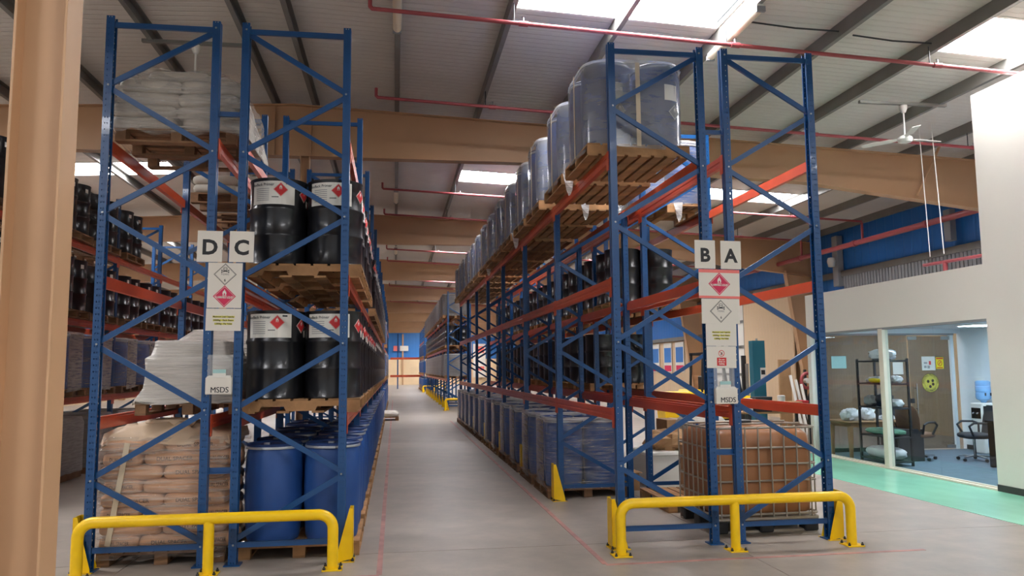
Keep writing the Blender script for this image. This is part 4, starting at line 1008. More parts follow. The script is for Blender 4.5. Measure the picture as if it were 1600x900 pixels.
t = thing('wrapped_stack', 'tall white film-wrapped stack beyond rack A', 'wrapped load', (5.35, 5.4, 0)); O('wrap', wrap_shell([(.36, .36, .05, 0, 0), (.38, .38, .06, .4, .01), (.36, .36, .06, .85, .01), (.28, .28, .1, .98, .02)], 'film_white', .03, 77, 'wrap', True), t)
t = thing('carton', 'brown carton standing beyond rack A near the white stack', 'carton', (5.25, 6.4, 0)); O('box', MB().bbox(-.28, .28, -.3, .3, 0, .85, 'card', .006).mesh('box'), t); O('tape', MB().box(-.03, .03, -.302, .302, .83, .852, 'strap').mesh('tape'), t)
# pallet with white load left in the aisle
pallet(-.44, 21.25, .002, 'low pallet with a white load left in the aisle', 'block', 'wood_d', False, 0, 'floor pallets')
tag(O('wrapped_load', wrap_shell([(.56, .56, .06, 0, 0), (.6, .58, .06, .1, .01), (.5, .5, .1, .17, .02)], 'film_white', .03, 90, 'wrapped_load', True), None, (-.44, 21.25, .144)), 'low white wrapped load on the pallet left in the aisle', 'wrapped load')

# ------------------------------------------------------------------ sprinkler pipes under the roof
SPH = MB().tube([(0, 0, 0), (0, 0, .07)], .012, 'steel', 8).disc(.028, .07, 'steel', 10).mesh('sprinkler_head')
k = 0
for b in range(0, 5):
    for off in (1.68, 4.95):
        y = off + 10 * b; xe = 12.72; x0 = -.34
        t = thing('sprinkler_pipe', 'thin red sprinkler pipe under the roof, %s from the camera' % ORD[k], 'pipe', (0, y, 0), 0, 'sprinkler pipes'); k += 1
        zz = lambda x: RZ(x) - .47
        O('pipe', MB().tube([(x0, 0, zz(x0) + .16), (x0, 0, zz(x0) + .03), (x0 + .03, 0, zz(x0)), (4, 0, zz(4)), (9, 0, zz(9)), (xe, 0, zz(xe))], .028, 'red_pipe', 10).mesh('pipe', True), t)
        for x in (1.5, 4.4, 7.4, 10.6):
            O('hanger', MB().tube([(x, 0, zz(x)), (x, 0, RZ(x) - .2)], .008, 'dark_steel', 6).mesh('hanger'), t)
            O('sprinkler_head', SPH, t, (x + .12, 0, zz(x + .12) + .02))
            O('coupling', MB().tube([(x + .06, 0, zz(x + .06)), (x + .18, 0, zz(x + .18))], .038, 'red_pipe', 10).mesh('coupling', True), t)
t = thing('sprinkler_main', 'thick red water main along the blue side wall', 'pipe', (12.72, 0, 5.22))
O('pipe', MB().tube([(0, -8, 0), (0, 80, 0)], .075, 'red_pipe', 14).mesh('pipe', True), t)
for y in (1.68, 4.95, 11.68, 14.95, 21.68): O('riser', MB().tube([(0, y, 0), (0, y, .52)], .035, 'red_pipe', 10).mesh('riser', True), t)
for y in range(-6, 60, 3): O('coupling', MB().tube([(0, y, 0), (0, y + .14, 0)], .092, 'red_pipe', 14).mesh('coupling', True), t)

# ceiling fans
def fan(x, y, label, zdrop=.62, bar=.78, turn=.3):
    zt = RZ(x) - .24; t = thing('ceiling_fan', label, 'ceiling fan', (x, y, zt), 0, 'ceiling fans')
    O('mount_bar', MB().bbox(-bar, bar, -.03, .03, -.02, .03, 'purlin', .004).mesh('mount_bar'), t)
    O('upper_canopy', MB().lathe([(.0, -.16), (.035, -.15), (.06, -.09), (.065, -.03), (.03, -.02), (0, -.02)], 'white_paint', 18).mesh('upper_canopy', True, .8), t)
    O('down_rod', MB().tube([(0, 0, -.1), (0, 0, -zdrop + .06)], .014, 'white_paint', 8).mesh('down_rod', True), t)
    m_ = O('motor', MB().lathe([(0, -zdrop + .07), (.05, -zdrop + .06), (.11, -zdrop + .02), (.125, -zdrop - .02), (.1, -zdrop - .06), (0, -zdrop - .075)], 'white_paint', 22).mesh('motor', True, .8), t)
    for k in range(3):
        a = turn + 2 * PI * k / 3; ux, uy = math.cos(a), math.sin(a); vx, vy = -uy, ux; V = []
        for q, wd in ((.1, .03), (.2, .035), (.24, .07), (.7, .062)):
            V += [(ux * q + vx * wd, uy * q + vy * wd, -zdrop + .012), (ux * q - vx * wd, uy * q - vy * wd, -zdrop - .012)]
        V += [(a_, b_, c_ + .006) for a_, b_, c_ in V]
        fs = []
        for i in range(3): fs += [(2 * i, 2 * i + 1, 2 * i + 3, 2 * i + 2), (8 + 2 * i, 8 + 2 * i + 2, 8 + 2 * i + 3, 8 + 2 * i + 1), (2 * i, 2 * i + 2, 8 + 2 * i + 2, 8 + 2 * i), (2 * i + 1, 8 + 2 * i + 1, 8 + 2 * i + 3, 2 * i + 3)]
        fs += [(6, 7, 15, 14), (0, 8, 9, 1)]
        O('blade', MB().add(V, fs, 'white_paint').mesh('blade'), t)
fan(8.44, 3.74, 'white ceiling fan hanging above the office wall', .6, .8, .15)
fan(-2.92, 3.68, 'white ceiling fan above the pale sacks of rack D', 1.1, .75, .9)
# strip lights on the purlins
def strip(x, y, L, label):
    z = RZ(x) - .205; t = thing('strip_light', label, 'strip light', (x, y, z), 0, 'strip lights')
    O('housing', MB().bbox(-.05, .05, -L / 2, L / 2, -.05, 0, 'white_paint', .008).mesh('housing'), t)
    pr = [(.06 * math.cos(a * PI / 8), -.05 + .06 * math.sin(a * PI / 8)) for a in range(8, 17)]
    O('diffuser', MB().prism(pr, 'y', -L / 2 + .03, L / 2 - .03, 'lamp_cover').mesh('diffuser', True, .8), t)
    for s in (-1, 1): O('end_cap', MB().box(-.06, .06, s * L / 2 - .02, s * L / 2 + .02, -.11, -.04, 'grey_pl').mesh('end_cap'), t)
strip(0, 2.0, 1.4, 'strip light on the purlin above the aisle, nearest'); strip(4.56, 1.8, 1.6, 'strip light with yellowed cover beside the skylight above rack B')
strip(0, 13.4, 1.5, 'strip light on the aisle purlin beyond the first rafter'); strip(0, 23.4, 1.5, 'strip light on the aisle purlin beyond the second rafter')

# ------------------------------------------------------------------ glazed office on the right
OX = 8.6
w = O('wall_office', None); w['kind'] = 'structure'
O('high_wall', MB().box(OX, OX + .15, -7.5, 2.4, 0, 5.87, 'white_wall').mesh('high_wall'), w)
O('lintel_wall', MB().box(OX, OX + .15, 2.4, 7.5, 2.49, 3.3, 'white_wall').mesh('lintel_wall'), w)
O('end_jamb', MB().box(OX, OX + .15, 7.36, 7.5, 0, 2.49, 'white_wall').mesh('end_jamb'), w)
O('lintel_shadow_gap', MB().box(OX + .01, OX + .14, 2.4, 7.36, 2.455, 2.49, 'grey_pl').mesh('lintel_shadow_gap'), w)
O('side_return', MB().box(OX + .15, 12.4, 2.25, 2.4, 0, 3.3, 'office_wall').mesh('side_return'), w)
O('rear_wall', MB().box(12.25, 12.4, 2.4, 7.7, 0, 3.3, 'office_wall').mesh('rear_wall'), w)
O('north_lintel', MB().box(OX + .15, 12.25, 7.58, 7.7, 2.5, 3.3, 'office_wall').mesh('north_lintel'), w)
b = O('baseboard_office', MB().box(OX - .012, OX, -7.5, 2.4, 0, .1, 'skirt').mesh('baseboard_office')); b['kind'] = 'structure'
b = O('baseboard_rear', MB().box(12.235, 12.25, 2.4, 7.58, 0, .1, 'skirt').mesh('baseboard_rear')); b['kind'] = 'structure'
b = O('baseboard_north', MB().box(OX + .15, 11.0, 7.565, 7.58, 0, .09, 'skirt').mesh('baseboard_north')); b['kind'] = 'structure'
O('ceiling_office', MB().box(OX + .15, 12.25, 2.4, 7.6, 2.6, 2.66, 'office_wall').mesh('ceiling_office'))['kind'] = 'structure'
O('floor_office', MB().box(OX + .02, 12.25, 2.4, 7.58, 0, .008, 'carpet').mesh('floor_office'))['kind'] = 'structure'
g = O('window_office', None); g['kind'] = 'structure'
for y0, y1 in ((2.4, 3.66), (3.665, 4.92), (5.05, 7.36)): O('pane', MB().box(OX + .06, OX + .07, y0, y1, .04, 2.46, 'glass').mesh('pane'), g)
O('mullion', MB().bbox(OX + .0, OX + .12, 4.92, 5.05, 0, 2.47, 'alu', .006).mesh('mullion'), g)
O('sill_rail', MB().bbox(OX - .01, OX + .05, 2.4, 7.36, 0, .035, 'alu', .006).mesh('sill_rail'), g)
O('sill_rail', MB().bbox(OX + .055, OX + .12, 2.4, 7.36, 0, .05, 'alu', .006).mesh('sill_rail'), g)
g = O('window_north', None); g['kind'] = 'structure'
M['glass_grey'] = glass('grey_tinted_glass', (206, 210, 212))
for x0, x1 in ((8.78, 10.36), (10.5, 10.98)): O('pane', MB().box(x0, x1, 7.62, 7.63, .02, 2.48, 'glass_grey').mesh('pane'), g)
for x in (10.43, 12.05): O('frame_post', MB().box(x - .04, x + .04, 7.6, 7.66, 0, 2.5, 'office_wall').mesh('frame_post'), g)
O('top_rail', MB().box(8.76, 12.1, 7.59, 7.67, 2.46, 2.5, 'grey_pl').mesh('top_rail'), g)
d = O('door_1', None); d['kind'] = 'structure'
O('glass_leaf', MB().box(11.02, 11.98, 7.62, 7.632, .03, 2.44, 'glass_grey').mesh('glass_leaf'), d)
for x0, x1, z0, z1 in ((11.0, 11.22, 2.36, 2.44), (11.8, 12.0, 2.36, 2.44), (11.0, 11.22, .03, .1), (11.8, 12.0, .03, .1)): O('patch_fitting', MB().bbox(x0, x1, 7.605, 7.645, z0, z1, 'steel', .004).mesh('patch_fitting'), d)
h = O('handle', MB().tube([(11.12, 7.56, .78), (11.12, 7.56, 1.42)], .014, 'chrome', 10).mesh('handle', True), d)
for z in (.88, 1.32): O('stand_off', MB().tube([(11.12, 7.56, z), (11.12, 7.62, z)], .01, 'chrome', 8).mesh('stand_off'), h)
O('lock', MB().bbox(11.0, 11.08, 7.59, 7.66, 1.0, 1.1, 'dark_steel', .006).mesh('lock'), d)
DY = 7.615
t = tag(O('door_notice', MB().box(11.31, 11.63, DY - .002, DY, 1.70, 2.0, 'white_lab').mesh('door_notice')), 'pale paper notice on the glass office door', 'sign')
O('print', MB().box(11.36, 11.44, DY - .003, DY - .002, 1.84, 1.88, 'grey_ink').box(11.48, 11.53, DY - .003, DY - .002, 1.82, 1.9, 'hazred').box(11.36, 11.42, DY - .003, DY - .002, 1.75, 1.8, 'grey_ink').box(11.44, 11.5, DY - .003, DY - .002, 1.74, 1.8, 'grey_ink').mesh('print'), t)
t = tag(O('warning_sign', MB().box(11.65, 11.83, DY - .002, DY, 1.73, 1.98, 'signyel').mesh('warning_sign')), 'bright yellow warning sign with red print on the glass office door', 'sign')
m_ = MB(); m_.box(11.66, 11.82, DY - .003, DY - .002, 1.94, 1.968, 'hazred').box(11.67, 11.81, DY - .003, DY - .002, 1.745, 1.765, 'hazred')
ring = [(math.cos(k * PI / 10), math.sin(k * PI / 10)) for k in range(20)]
m_.add([(11.74 + a * .055, DY - .003, 1.852 + c * .065) for a, c in ring] + [(11.74 + a * .04, DY - .003, 1.852 + c * .05) for a, c in ring], [(i, (i + 1) % 20, 20 + (i + 1) % 20, 20 + i) for i in range(20)], 'hazred')
m_.bar((11.72, DY - .003, 1.82), (11.76, DY - .003, 1.885), .001, .02, 'hazred')
O('print', m_.mesh('print'), t)
t = thing('round_sticker', 'round yellow personal protection sticker on the glass office door', 'sticker', (11.49, DY, 1.43))
disc = lambda r, y, mt, cx=0, cz=0: MB().poly([(cx + r * math.cos(k * PI / 16), y, cz + r * math.sin(k * PI / 16)) for k in range(32)], mt)
O('disc', disc(.205, -.001, 'dullyel').mesh('disc'), t)
m_ = MB()
rg = lambda r0, r1, y, mt: m_.add([(r0 * math.cos(k * PI / 16), y, r0 * math.sin(k * PI / 16)) for k in range(32)] + [(r1 * math.cos(k * PI / 16), y, r1 * math.sin(k * PI / 16)) for k in range(32)], [(i, (i + 1) % 32, 32 + (i + 1) % 32, 32 + i) for i in range(32)], mt)
rg(.205, .197, -.002, 'ink'); rg(.145, .14, -.002, 'ink'); O('rings', m_.mesh('rings'), t)
m_ = MB()
for cx, cz in ((-.055, .03), (.055, .045), (.06, -.03), (-.01, -.08)):
    m_.poly([(cx + .032 * math.cos(k * PI / 6), -.003, cz + .034 * math.sin(k * PI / 6)) for k in range(12)], 'ink')
O('pictograms', m_.mesh('pictograms'), t)
arc = lambda me, r, sgn: remap(me, lambda c: ((r + sgn * c.y) * math.sin(c.x / r), -.0025, sgn * (r + sgn * c.y) * math.cos(c.x / r)))
O('lettering', arc(TXT['PERSONAL PROTECTION', .05, 'ink', .001], .172, 1), t).scale = (1, 1, 1)
O('lettering', arc(TXT['EQUIPMENT', .05, 'ink', .001], .172, -1), t)
tag(O('wall_notice', MB().box(9.2, 9.54, DY - .004, DY - .001, 1.76, 2.02, 'pale_teal').mesh('wall_notice')), 'pale teal sheet taped to the left office glass', 'sign')
tag(O('wall_notice', MB().box(10.62, 10.86, DY - .004, DY - .001, 1.62, 1.88, 'white_lab').mesh('wall_notice')), 'white sheet on the office glass behind the black shelf', 'sign')
for x, y in ((9.7, 3.6), (9.7, 5.8), (11.3, 3.6), (11.3, 5.8)):
    t = thing('office_ceiling_light', 'square ceiling light inside the office at %.1f metres in' % x if False else ('square office ceiling light, %s %s' % ('near' if y < 4 else 'far', 'glass side' if x < 10 else 'rear side')), 'ceiling light', (x, y, 2.6), 0, 'office lights')
    O('frame', MB().box(-.3, .3, -.3, .3, -.03, -.001, 'white_paint').mesh('frame'), t); O('diffuser', MB().box(-.27, .27, -.27, .27, -.036, -.03, 'office_lamp').mesh('diffuser'), t)
# shelf unit
SX0, SX1, SY0, SY1 = 8.86, 9.22, 5.15, 6.14
t = thing('shelf_unit', 'black slotted steel shelf unit behind the office glass', 'shelf', (SX0, SY0, .01))
for x in (0, SX1 - SX0):
    for y in (0, SY1 - SY0): O('leg', MB().box(x - .018, x + .018, y - .018, y + .018, 0, 1.93, 'black_pl').mesh('leg'), t)
SHZ = (.09, .52, 1.04, 1.48, 1.9)
for z in SHZ: O('shelf', MB().bbox(-.02, SX1 - SX0 + .02, -.02, SY1 - SY0 + .02, z - .03, z, 'black_pl', .004).mesh('shelf'), t)
def lump(name, lb, cat, x, y, z, w_, d_, h_, mt, seed, e=.8, jit=.12):
    return tag(O(name, MB().pillow(w_, d_, h_, mt, e=e, e2=.8, n=26, k=12, jit=jit * 1.3, rnd=random.Random(seed)).mesh(name, True, 1), None, (x, y, z + h_ / 2 * .92)), lb, cat)
lump('plastic_bag', 'crumpled clear plastic bag on top of the black shelf unit', 'bag', 9.04, 5.6, 1.92, .3, .66, .2, 'bag', 1)
lump('plastic_bag', 'pile of white bags on the second shelf of the black unit', 'bag', 9.06, 5.75, 1.50, .28, .66, .11, 'bag', 2)
lump('yellow_bag', 'small yellow packet on the second shelf of the black unit', 'packet', 8.93, 5.7, 1.50, .1, .34, .08, 'signyel', 3)
lump('white_packet', 'white packet at the near end of the second shelf', 'packet', 9.08, 5.32, 1.50, .22, .26, .13, 'bag', 23)
lump('respirator_mask', 'grey respirator mask on the middle shelf of the black unit', 'mask', 8.98, 5.92, 1.06, .2, .3, .2, 'grey_pl', 4)
lump('dark_bag', 'dark bundled bag on the middle shelf of the black unit', 'bag', 9.04, 5.6, 1.06, .26, .34, .24, 'darkfab', 5)
lump('white_packet', 'white wrapped packet at the near end of the middle shelf', 'packet', 9.06, 5.3, 1.06, .22, .26, .14, 'bag', 6)
lump('green_bag', 'pale green folded bag on the low shelf of the black unit', 'bag', 9.04, 5.64, .54, .34, .95, .12, 'greenbag', 7, .5, .04)
lump('white_sack', 'white plastic sack on the bottom of the black shelf', 'sack', 9.04, 5.64, .11, .34, .95, .22, 'bag', 8, .6, .06)
# table with shopping bags
t = thing('wooden_table', 'wooden table with tapered legs inside the office', 'table', (9.35, 6.75, .01))
O('table_top', MB().bbox(-.58, .75, -.35, .45, .68, .72, 'tablewood', .012).mesh('table_top'), t)
O('apron', MB().box(-.5, .67, -.3, .4, .6, .68, 'tablewood').mesh('apron'), t)
for sx in (-.5, .66):
    for sy in (-.28, .38): O('leg', MB().loft([[(sx - .025, sy - .025, 0), (sx + .025, sy - .025, 0), (sx + .025, sy + .025, 0), (sx - .025, sy + .025, 0)], [(sx - .04, sy - .04, .62), (sx + .04, sy - .04, .62), (sx + .04, sy + .04, .62), (sx - .04, sy + .04, .62)]], 'tablewood').mesh('leg'), t)
lump('shopping_bag', 'white carrier bag at the left end of the wooden table', 'bag', 8.98, 6.65, .73, .34, .3, .24, 'bag', 9, .9, .16)
lump('shopping_bag', 'white carrier bag in the middle of the wooden table', 'bag', 9.35, 6.65, .73, .28, .28, .26, 'bag', 10, .9, .18)
lump('shopping_bag', 'flat pale bag at the right end of the wooden table', 'bag', 9.72, 6.6, .73, .34, .24, .1, 'bag', 12, .9, .16)
# pedestal, chairs, desk, dispenser
t = thing('drawer_pedestal', 'dark grey drawer cabinet under the black shelf', 'cabinet', (9.62, 6.05, .01)); O('body', MB().bbox(-.22, .3, -.28, .28, 0, .6, 'dark_steel', .01).mesh('body'), t)
for z in (.05, .23, .41): O('drawer', MB().bbox(-.235, -.22, -.26, .26, z, z + .16, 'dark_steel', .004).mesh('drawer'), t)
def chair(x, y, rz, label, seatm, backm, arms=True, meshback=False):
    t = thing('office_chair', label, 'chair', (x, y, .01), rz, 'office chairs')
    O('seat', MB().pillow(.52, .5, .12, seatm, (0, 0, .47), e=.4, e2=.5).mesh('seat', True, 1), t)
    bk = MB()
    rings = []
    for z, wd, yy in ((.5, .2, .2), (.62, .25, .24), (.8, .26, .27), (.95, .23, .3), (1.03, .16, .31)):
        rings.append([(-wd, yy, z), (-wd * .5, yy + .04, z), (0, yy + .05, z), (wd * .5, yy + .04, z), (wd, yy, z), (wd * .5, yy + .075, z), (0, yy + .085, z), (-wd * .5, yy + .075, z)])
    O('backrest', bk.loft(rings, backm).mesh('backrest', True, 1), t)
    O('gas_column', MB().tube([(0, 0, .1), (0, 0, .42)], .026, 'chrome', 10).mesh('gas_column', True), t)
    for k in range(5):
        a = 2 * PI * k / 5 + .3; e = O('base_arm', MB().bar((0, 0, .1), (.29 * math.cos(a), .29 * math.sin(a), .075), .045, .03, 'chrome').mesh('base_arm'), t)
        O('castor', MB().tube([(.3 * math.cos(a) - .02, .3 * math.sin(a), .032), (.3 * math.cos(a) + .02, .3 * math.sin(a), .032)], .03, 'black_pl', 12).mesh('castor', True), e)
    if arms:
        for s in (-1, 1): O('armrest', MB().tube([(s * .25, .18, .5), (s * .3, .2, .68), (s * .31, .1, .72), (s * .31, -.1, .72), (s * .3, -.18, .66), (s * .25, -.1, .48)], .022, 'black_pl', 8).mesh('armrest', True), t)
    return t
chair(10.85, 5.62, -1.9, 'black mesh office chair with chrome base beside the desk', 'darkfab', 'darkfab')
chair(9.98, 6.05, 1.9, 'brown office chair beside the black shelf unit', 'brown', 'brown')
chair(10.25, 6.95, .2, 'dark office chair behind the wooden table', 'darkfab', 'darkfab', True)
t = thing('office_desk', 'dark panelled desk at the right end of the office glass', 'desk', (10.42, 3.9, .01))
O('side_panel', MB().bbox(0, 1.5, .8, .84, 0, .78, 'black_gl', .004).mesh('side_panel'), t); O('desk_top', MB().bbox(-.03, 1.55, -.6, .87, .78, .82, 'black_gl', .006).mesh('desk_top'), t); O('front_panel', MB().box(0, .03, -.55, .8, .05, .78, 'black_gl').mesh('front_panel'), t)
t = thing('water_dispenser', 'white water dispenser against the office rear wall', 'water dispenser', (12.03, 6.75, .01))
O('cabinet', MB().bbox(-.19, .19, -.17, .17, 0, 1.02, 'white_paint', .02).mesh('cabinet'), t); O('tap_recess', MB().box(-.195, -.188, -.13, .13, .7, .92, 'black_gl').mesh('tap_recess'), t)
O('front_recess', MB().box(-.16, .02, -.178, -.17, .76, .96, 'black_gl').mesh('front_recess'), t)
for s in (-.06, .06): O('tap', MB().tube([(-.2, s, .82), (-.23, s, .8)], .014, 'grey_pl', 8).mesh('tap'), t)
for z0 in (.12, .42): O('blue_trim', MB().box(-.1, .1, -.176, -.17, z0, z0 + .2, 'waterblue').mesh('blue_trim'), t)
t = thing('water_bottle', 'blue water bottle on top of the white dispenser', 'bottle', (12.03, 6.75, 1.035))
O('body', MB().lathe([(.05, 0), (.06, .03), (.13, .07), (.14, .1), (.14, .19), (.132, .2), (.132, .22), (.14, .23), (.14, .33), (.132, .34), (.14, .36), (.138, .43), (.1, .45), (0, .45)], 'waterblue', 24).mesh('body', True, .6), t)
for s in (-1, 1): O('grip', MB().box(s * .06 - .012, s * .06 + .012, -.146, -.13, .14, .2, 'dark_steel').mesh('grip'), t)

# ------------------------------------------------------------------ things beyond rack A, along the side wall
def simple(name, lb, cat, m_, loc, rot=0, group=None, smooth=False): return tag(O(name, m_.mesh(name, smooth, .8), None, loc, rot), lb, cat, group)
# roller-door frame with white panels
t = thing('sliding_door', 'white panelled sliding door with brown steel frame on the side wall', 'door', (13.72, 21.4, 0))
O('leaf', MB().box(0, .06, -.1, 3.0, .05, 4.6, 'white_paint').mesh('leaf'), t)
for y in (-.1, 1.0, 2.1, 3.0): O('stile', MB().box(-.06, .0, y - .07, y + .07, 0, 4.6, 'purlin').mesh('stile'), t)
for z in (.4, 1.5, 2.6, 3.6, 4.5): O('cross_rail', MB().box(-.05, .0, -.1, 3.0, z - .05, z + .05, 'purlin').mesh('cross_rail'), t)
# tall corrugated tan sheets leaning along the wall
t = thing('cladding_stack', 'tall ribbed tan sheets standing along the side wall', 'cladding sheets', (13.6, 17.2, 0))
for k in range(16): O('rib_panel', MB().prism([(-.02, .0), (.02, .0), (.02, .05), (0.05, .08), (.05, .17), (.02, .2), (.02, .24), (-.02, .24)], 'z', 0, 4.3, 'wallcream').mesh('rib_panel') if k == 0 else bpy.data.meshes['rib_panel'], t, (0, .1 + .24 * k, 0))
# louvre strip high on the wall
t = thing('wall_louvre', 'grey slatted ventilation louvre high on the blue side wall', 'louvre', (13.88, 8.2, 4.05))
O('backing', MB().box(.06, .1, 0, 6.4, 0, .56, 'dark_steel').mesh('backing'), t)
lm_ = MB().box(0, .05, 0, .11, 0, .52, 'grey_pl').mesh('slat')
for k in range(45): O('slat', lm_, t, (0, .02 + .142 * k, .02))
simple('cable_box', 'grey metal cable trunking column on the blue wall, right part', 'cable box', MB().bbox(-.12, .05, -.12, .12, -.4, .4, 'grey_pl', .01), (13.8, 9.6, 5.3))
t = thing('wall_lamp', 'grey box with white lamp fitting on the blue wall', 'wall lamp', (13.85, 14.8, 5.1)); O('box', MB().bbox(-.1, .1, -.15, .15, -.8, .8, 'grey_pl', .01).mesh('box'), t); O('lamp', MB().lathe([(.0, -.2), (.1, -.18), (.13, 0), (.1, .1), (0, .12)], 'white_paint', 14).mesh('lamp', True), t, (-.25, -.05, .0))
# teal lift column with notice
t = thing('steel_lift_column', 'dark teal steel column with a notice standing beyond rack A', 'column', (9.6, 11.9, 0))
O('shaft', MB().prism([(-.17, -.12), (.17, -.12), (.17, .12), (.12, .12), (.12, -.07), (-.12, -.07), (-.12, .12), (-.17, .12)], 'z', 0.02, 2.5, 'teal').mesh('shaft'), t)
O('base', MB().bbox(-.3, .3, -.25, .25, 0, .02, 'teal', .004).mesh('base'), t); O('cap_eye', MB().tube([(0, 0, 2.5), (0, 0, 2.56)], .03, 'steel', 10).mesh('cap_eye'), t)
n_ = O('notice', MB().box(.02, .17, -.128, -.121, 1.4, 1.78, 'white_lab').mesh('notice'), t); O('print', MB().box(.04, .15, -.13, -.128, 1.6, 1.72, 'ink').box(.05, .1, -.13, -.128, 1.43, 1.5, 'hazred').mesh('print'), n_)
# forklift
t = thing('forklift', 'yellow and black forklift truck parked beyond rack A', 'forklift', (9.5, 14.5, 0), PI)
O('body', MB().bbox(-.95, .9, -.5, .5, .3, .95, 'yellow', .06).mesh('body'), t)
O('counterweight', MB().bbox(.45, 1.05, -.5, .5, .35, 1.15, 'yellow', .08).mesh('counterweight'), t)
O('seat', MB().bbox(-.1, .4, -.25, .25, .95, 1.08, 'black_pl', .03).bbox(.32, .45, -.25, .25, 1.05, 1.55, 'black_pl', .03).mesh('seat'), t)
for sx, tx in ((-.62, -.42), (.62, .55)):
    for sy in (-.46, .46): O('guard_post', MB().bar((sx, sy, .9), (tx, sy, 2.2), .06, .06, 'black_pl').mesh('guard_post'), t)
rf = O('overhead_guard', MB().bar((-.45, -.46, 2.2), (.6, -.46, 2.2), .06, .08, 'black_pl').bar((-.45, .46, 2.2), (.6, .46, 2.2), .06, .08, 'black_pl').mesh('overhead_guard'), t)
for k in range(6): O('guard_bar', MB().box(-.42 + .19 * k, -.38 + .19 * k, -.46, .46, 2.2, 2.24, 'black_pl').mesh('guard_bar'), rf)
for sy in (-.3, .3): O('mast_rail', MB().box(-1.12, -1.0, sy - .05, sy + .05, .1, 2.15, 'black_pl').mesh('mast_rail'), t)
O('mast_cylinder', MB().tube([(-1.02, 0, .2), (-1.02, 0, 1.9)], .05, 'steel', 10).mesh('mast_cylinder', True), t)
O('carriage', MB().box(-1.2, -1.12, -.45, .45, .2, .6, 'black_pl').mesh('carriage'), t)
for sy in (-.3, .3): O('fork', MB().box(-2.1, -1.2, sy - .06, sy + .06, .1, .14, 'black_pl').mesh('fork'), t)
for sx in (-.6, .6):
    for sy in (-.46, .46): O('wheel', MB().tube([(sx, sy - .1, .28), (sx, sy + .1, .28)], .28, 'black_pl', 20).mesh('wheel', True, .6), t)
O('steering_wheel', MB().tube([(-.25 + .0, .16 * math.cos(a * PI / 6), 1.25 + .16 * math.sin(a * PI / 6)) for a in range(13)], .014, 'black_pl', 6).mesh('steering_wheel'), t)
# posters and notices on the side wall
for k, (y, lb) in enumerate(((29.3, 'blue and red safety poster on the side wall, right one'), (31.0, 'blue and red safety poster on the side wall, middle one'), (32.9, 'blue and red safety poster on the side wall, left one'))):
    t = thing('wall_poster', lb, 'poster', (13.97, y, 2.3), 0, 'safety posters'); O('sheet', MB().box(-.02, 0, -.6, .6, -.75, .75, 'white_lab').mesh('sheet'), t)
    O('blue_panel', MB().box(-.024, -.02, -.5, .5, -.25, .5, 'signblue').mesh('blue_panel'), t); O('red_panel', MB().box(-.024, -.02, -.5, .5, -.7, -.4, 'magenta').mesh('red_panel'), t)
t = thing('wall_poster', 'white board with pink marks on the far end wall', 'poster', (10, Y1 - .3, 2.8)); O('sheet', MB().box(-.75, .75, 0, .05, -2, 2, 'white_lab').mesh('sheet'), t); O('red_panel', MB().box(-.5, .6, -.01, 0, .9, 1.7, 'pinkband').box(-.3, .6, -.01, 0, -1.2, -.7, 'pinkband').mesh('red_panel'), t)
t = thing('wall_poster', 'small white sign with a red mark on the far blue wall', 'poster', (.55, Y1 - .3, 4.3)); O('sheet', MB().box(0, 1.0, 0, .05, -.3, .3, 'white_lab').mesh('sheet'), t); O('red_panel', MB().box(-.75, -.15, 0, .05, -.3, .3, 'pinkband').mesh('red_panel'), t)
# hose reel and loose items near the wall end of the office
t = thing('hose_reel', 'red fire hose reel hanging on a post beyond rack A', 'hose reel', (11.0, 11.9, 1.42)); 
O('reel', MB().tube([(.16 * math.cos(a * PI / 8), 0, .2 * math.sin(a * PI / 8)) for a in range(17)], .045, 'red_pipe', 10).mesh('reel', True), t); O('hub', MB().tube([(0, -.06, 0), (0, .06, 0)], .07, 'white_paint', 14).mesh('hub', True), t); O('post', MB().box(-.03, .03, .06, .12, -1.42, .3, 'dark_steel').mesh('post'), t)
t = thing('hose_bag', 'black hose bag hanging below the red reel', 'hose', (11.02, 11.78, .45)); O('body', MB().lathe([(0, 0), (.09, .01), (.1, .1), (.1, .5), (.06, .6), (.03, .68), (0, .68)], 'black_pl', 16).mesh('body', True), t)
for i, x in enumerate((10.62, 10.74, 10.86, 11.3)):
    simple('plastic_pipe', 'long white plastic pipe leaning upright beyond rack A, %s from the left' % ORD[i], 'pipe', MB().tube([(0, 0, 0), (-.12 + .03 * i, .35, 1.55 - .12 * i)], .04, 'white_paint', 10), (x, 11.5, .02), 0, 'leaning pipes', True)
t = thing('wall_panel', 'tan timber panel standing beside the leaning pipes', 'panel', (10.45, 12.3, 0)); O('board', MB().bbox(-.05, .3, -.03, .03, 0, 2.0, 'card', .006).mesh('board'), t)
t = thing('work_table', 'low bench beyond rack A holding boxes and tins', 'bench', (8.75, 9.7, 0)); O('top', MB().bbox(-.75, .95, -.35, .35, .72, .76, 'tablewood', .006).mesh('top'), t)
for sx in (-.68, .88):
    for sy in (-.3, .3): O('leg', MB().box(sx - .03, sx + .03, sy - .03, sy + .03, 0, .72, 'dark_steel').mesh('leg'), t)
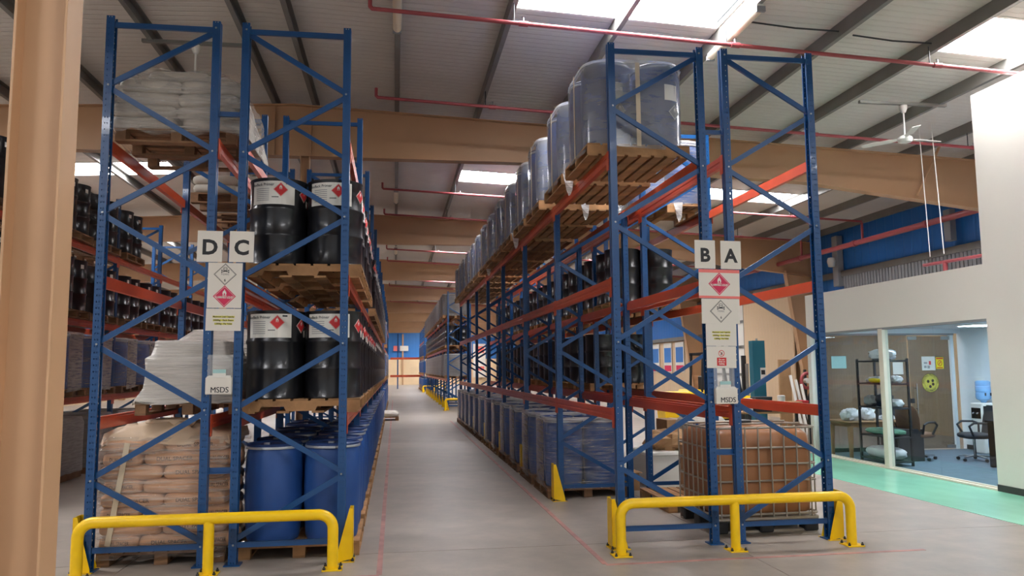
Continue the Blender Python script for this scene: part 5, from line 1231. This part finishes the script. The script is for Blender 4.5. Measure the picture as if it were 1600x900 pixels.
for x, wd, h_, mt, lb, cat in ((8.2, .12, .3, 'white_paint', 'white cylinder tin on the bench beyond rack A', 'tin'), (9.05, .09, .36, 'white_paint', 'slim white roll on the bench beyond rack A', 'roll')):
    simple('tin', lb, cat, MB().lathe([(0, 0), (wd, 0), (wd, h_), (wd * .8, h_ + .01), (0, h_ + .01)], mt, 18), (x, 9.6, .762), 0, None, True)
for x, w2, h_, mt, lb in ((8.55, .2, .34, 'darkfab', 'dark blue folded bag on the bench beyond rack A'), (8.85, .13, .2, 'card', 'small cardboard box on the bench, middle'), (9.3, .2, .22, 'card', 'cardboard box at the right of the bench'), (9.58, .08, .24, 'hazred', 'red box at the right end of the bench')):
    t = thing('bench_box', lb, 'box', (x, 9.6, .762)); O('box', MB().bbox(-w2, w2, -.15, .15, 0, h_, mt, .012).mesh('box'), t); O('lid', MB().bbox(-w2 - .004, w2 + .004, -.154, .154, h_ - .05, h_ + .004, mt, .008).mesh('lid'), t)
t = thing('yellow_bin', 'yellow plastic bin near the side wall beyond rack A', 'bin', (7.6, 13.0, 0)); O('tub', MB().loft([[(-.3, -.3, 0), (.3, -.3, 0), (.3, .3, 0), (-.3, .3, 0)], [(-.36, -.36, 1.1), (.36, -.36, 1.1), (.36, .36, 1.1), (-.36, .36, 1.1)]], 'yellow').mesh('tub'), t); O('rim', MB().bbox(-.38, .38, -.38, .38, 1.08, 1.14, 'yellow', .01).mesh('rim'), t)
# thin cables and a red branch pipe over the office
for x0, y0, x1, y1, lb in ((9.5, 4.8, 9.5, 4.72, 'left'), (9.6, 4.6, 9.5, 4.36, 'right')):
    simple('hanging_cable', 'thin pale cable hanging above the office, %s one' % lb, 'cable', MB().tube([(x0 - 9.5, 0, 0), (x1 - 9.5, y1 - y0, -2.45)], .008, 'white_paint', 6), (9.5, y0, 6.2), 0, 'hanging cables')
t = thing('branch_pipe', 'short pink branch pipe just above the office parapet', 'pipe', (9.5, 4.9, 3.62)); O('pipe', MB().tube([(0, 0, 0), (0, -1.6, -.03)], .03, 'red_pipe', 10).mesh('pipe', True), t); O('tee', MB().tube([(0, -.55, 0), (0, -.55, -.3)], .04, 'red_pipe', 10).mesh('tee', True), t)
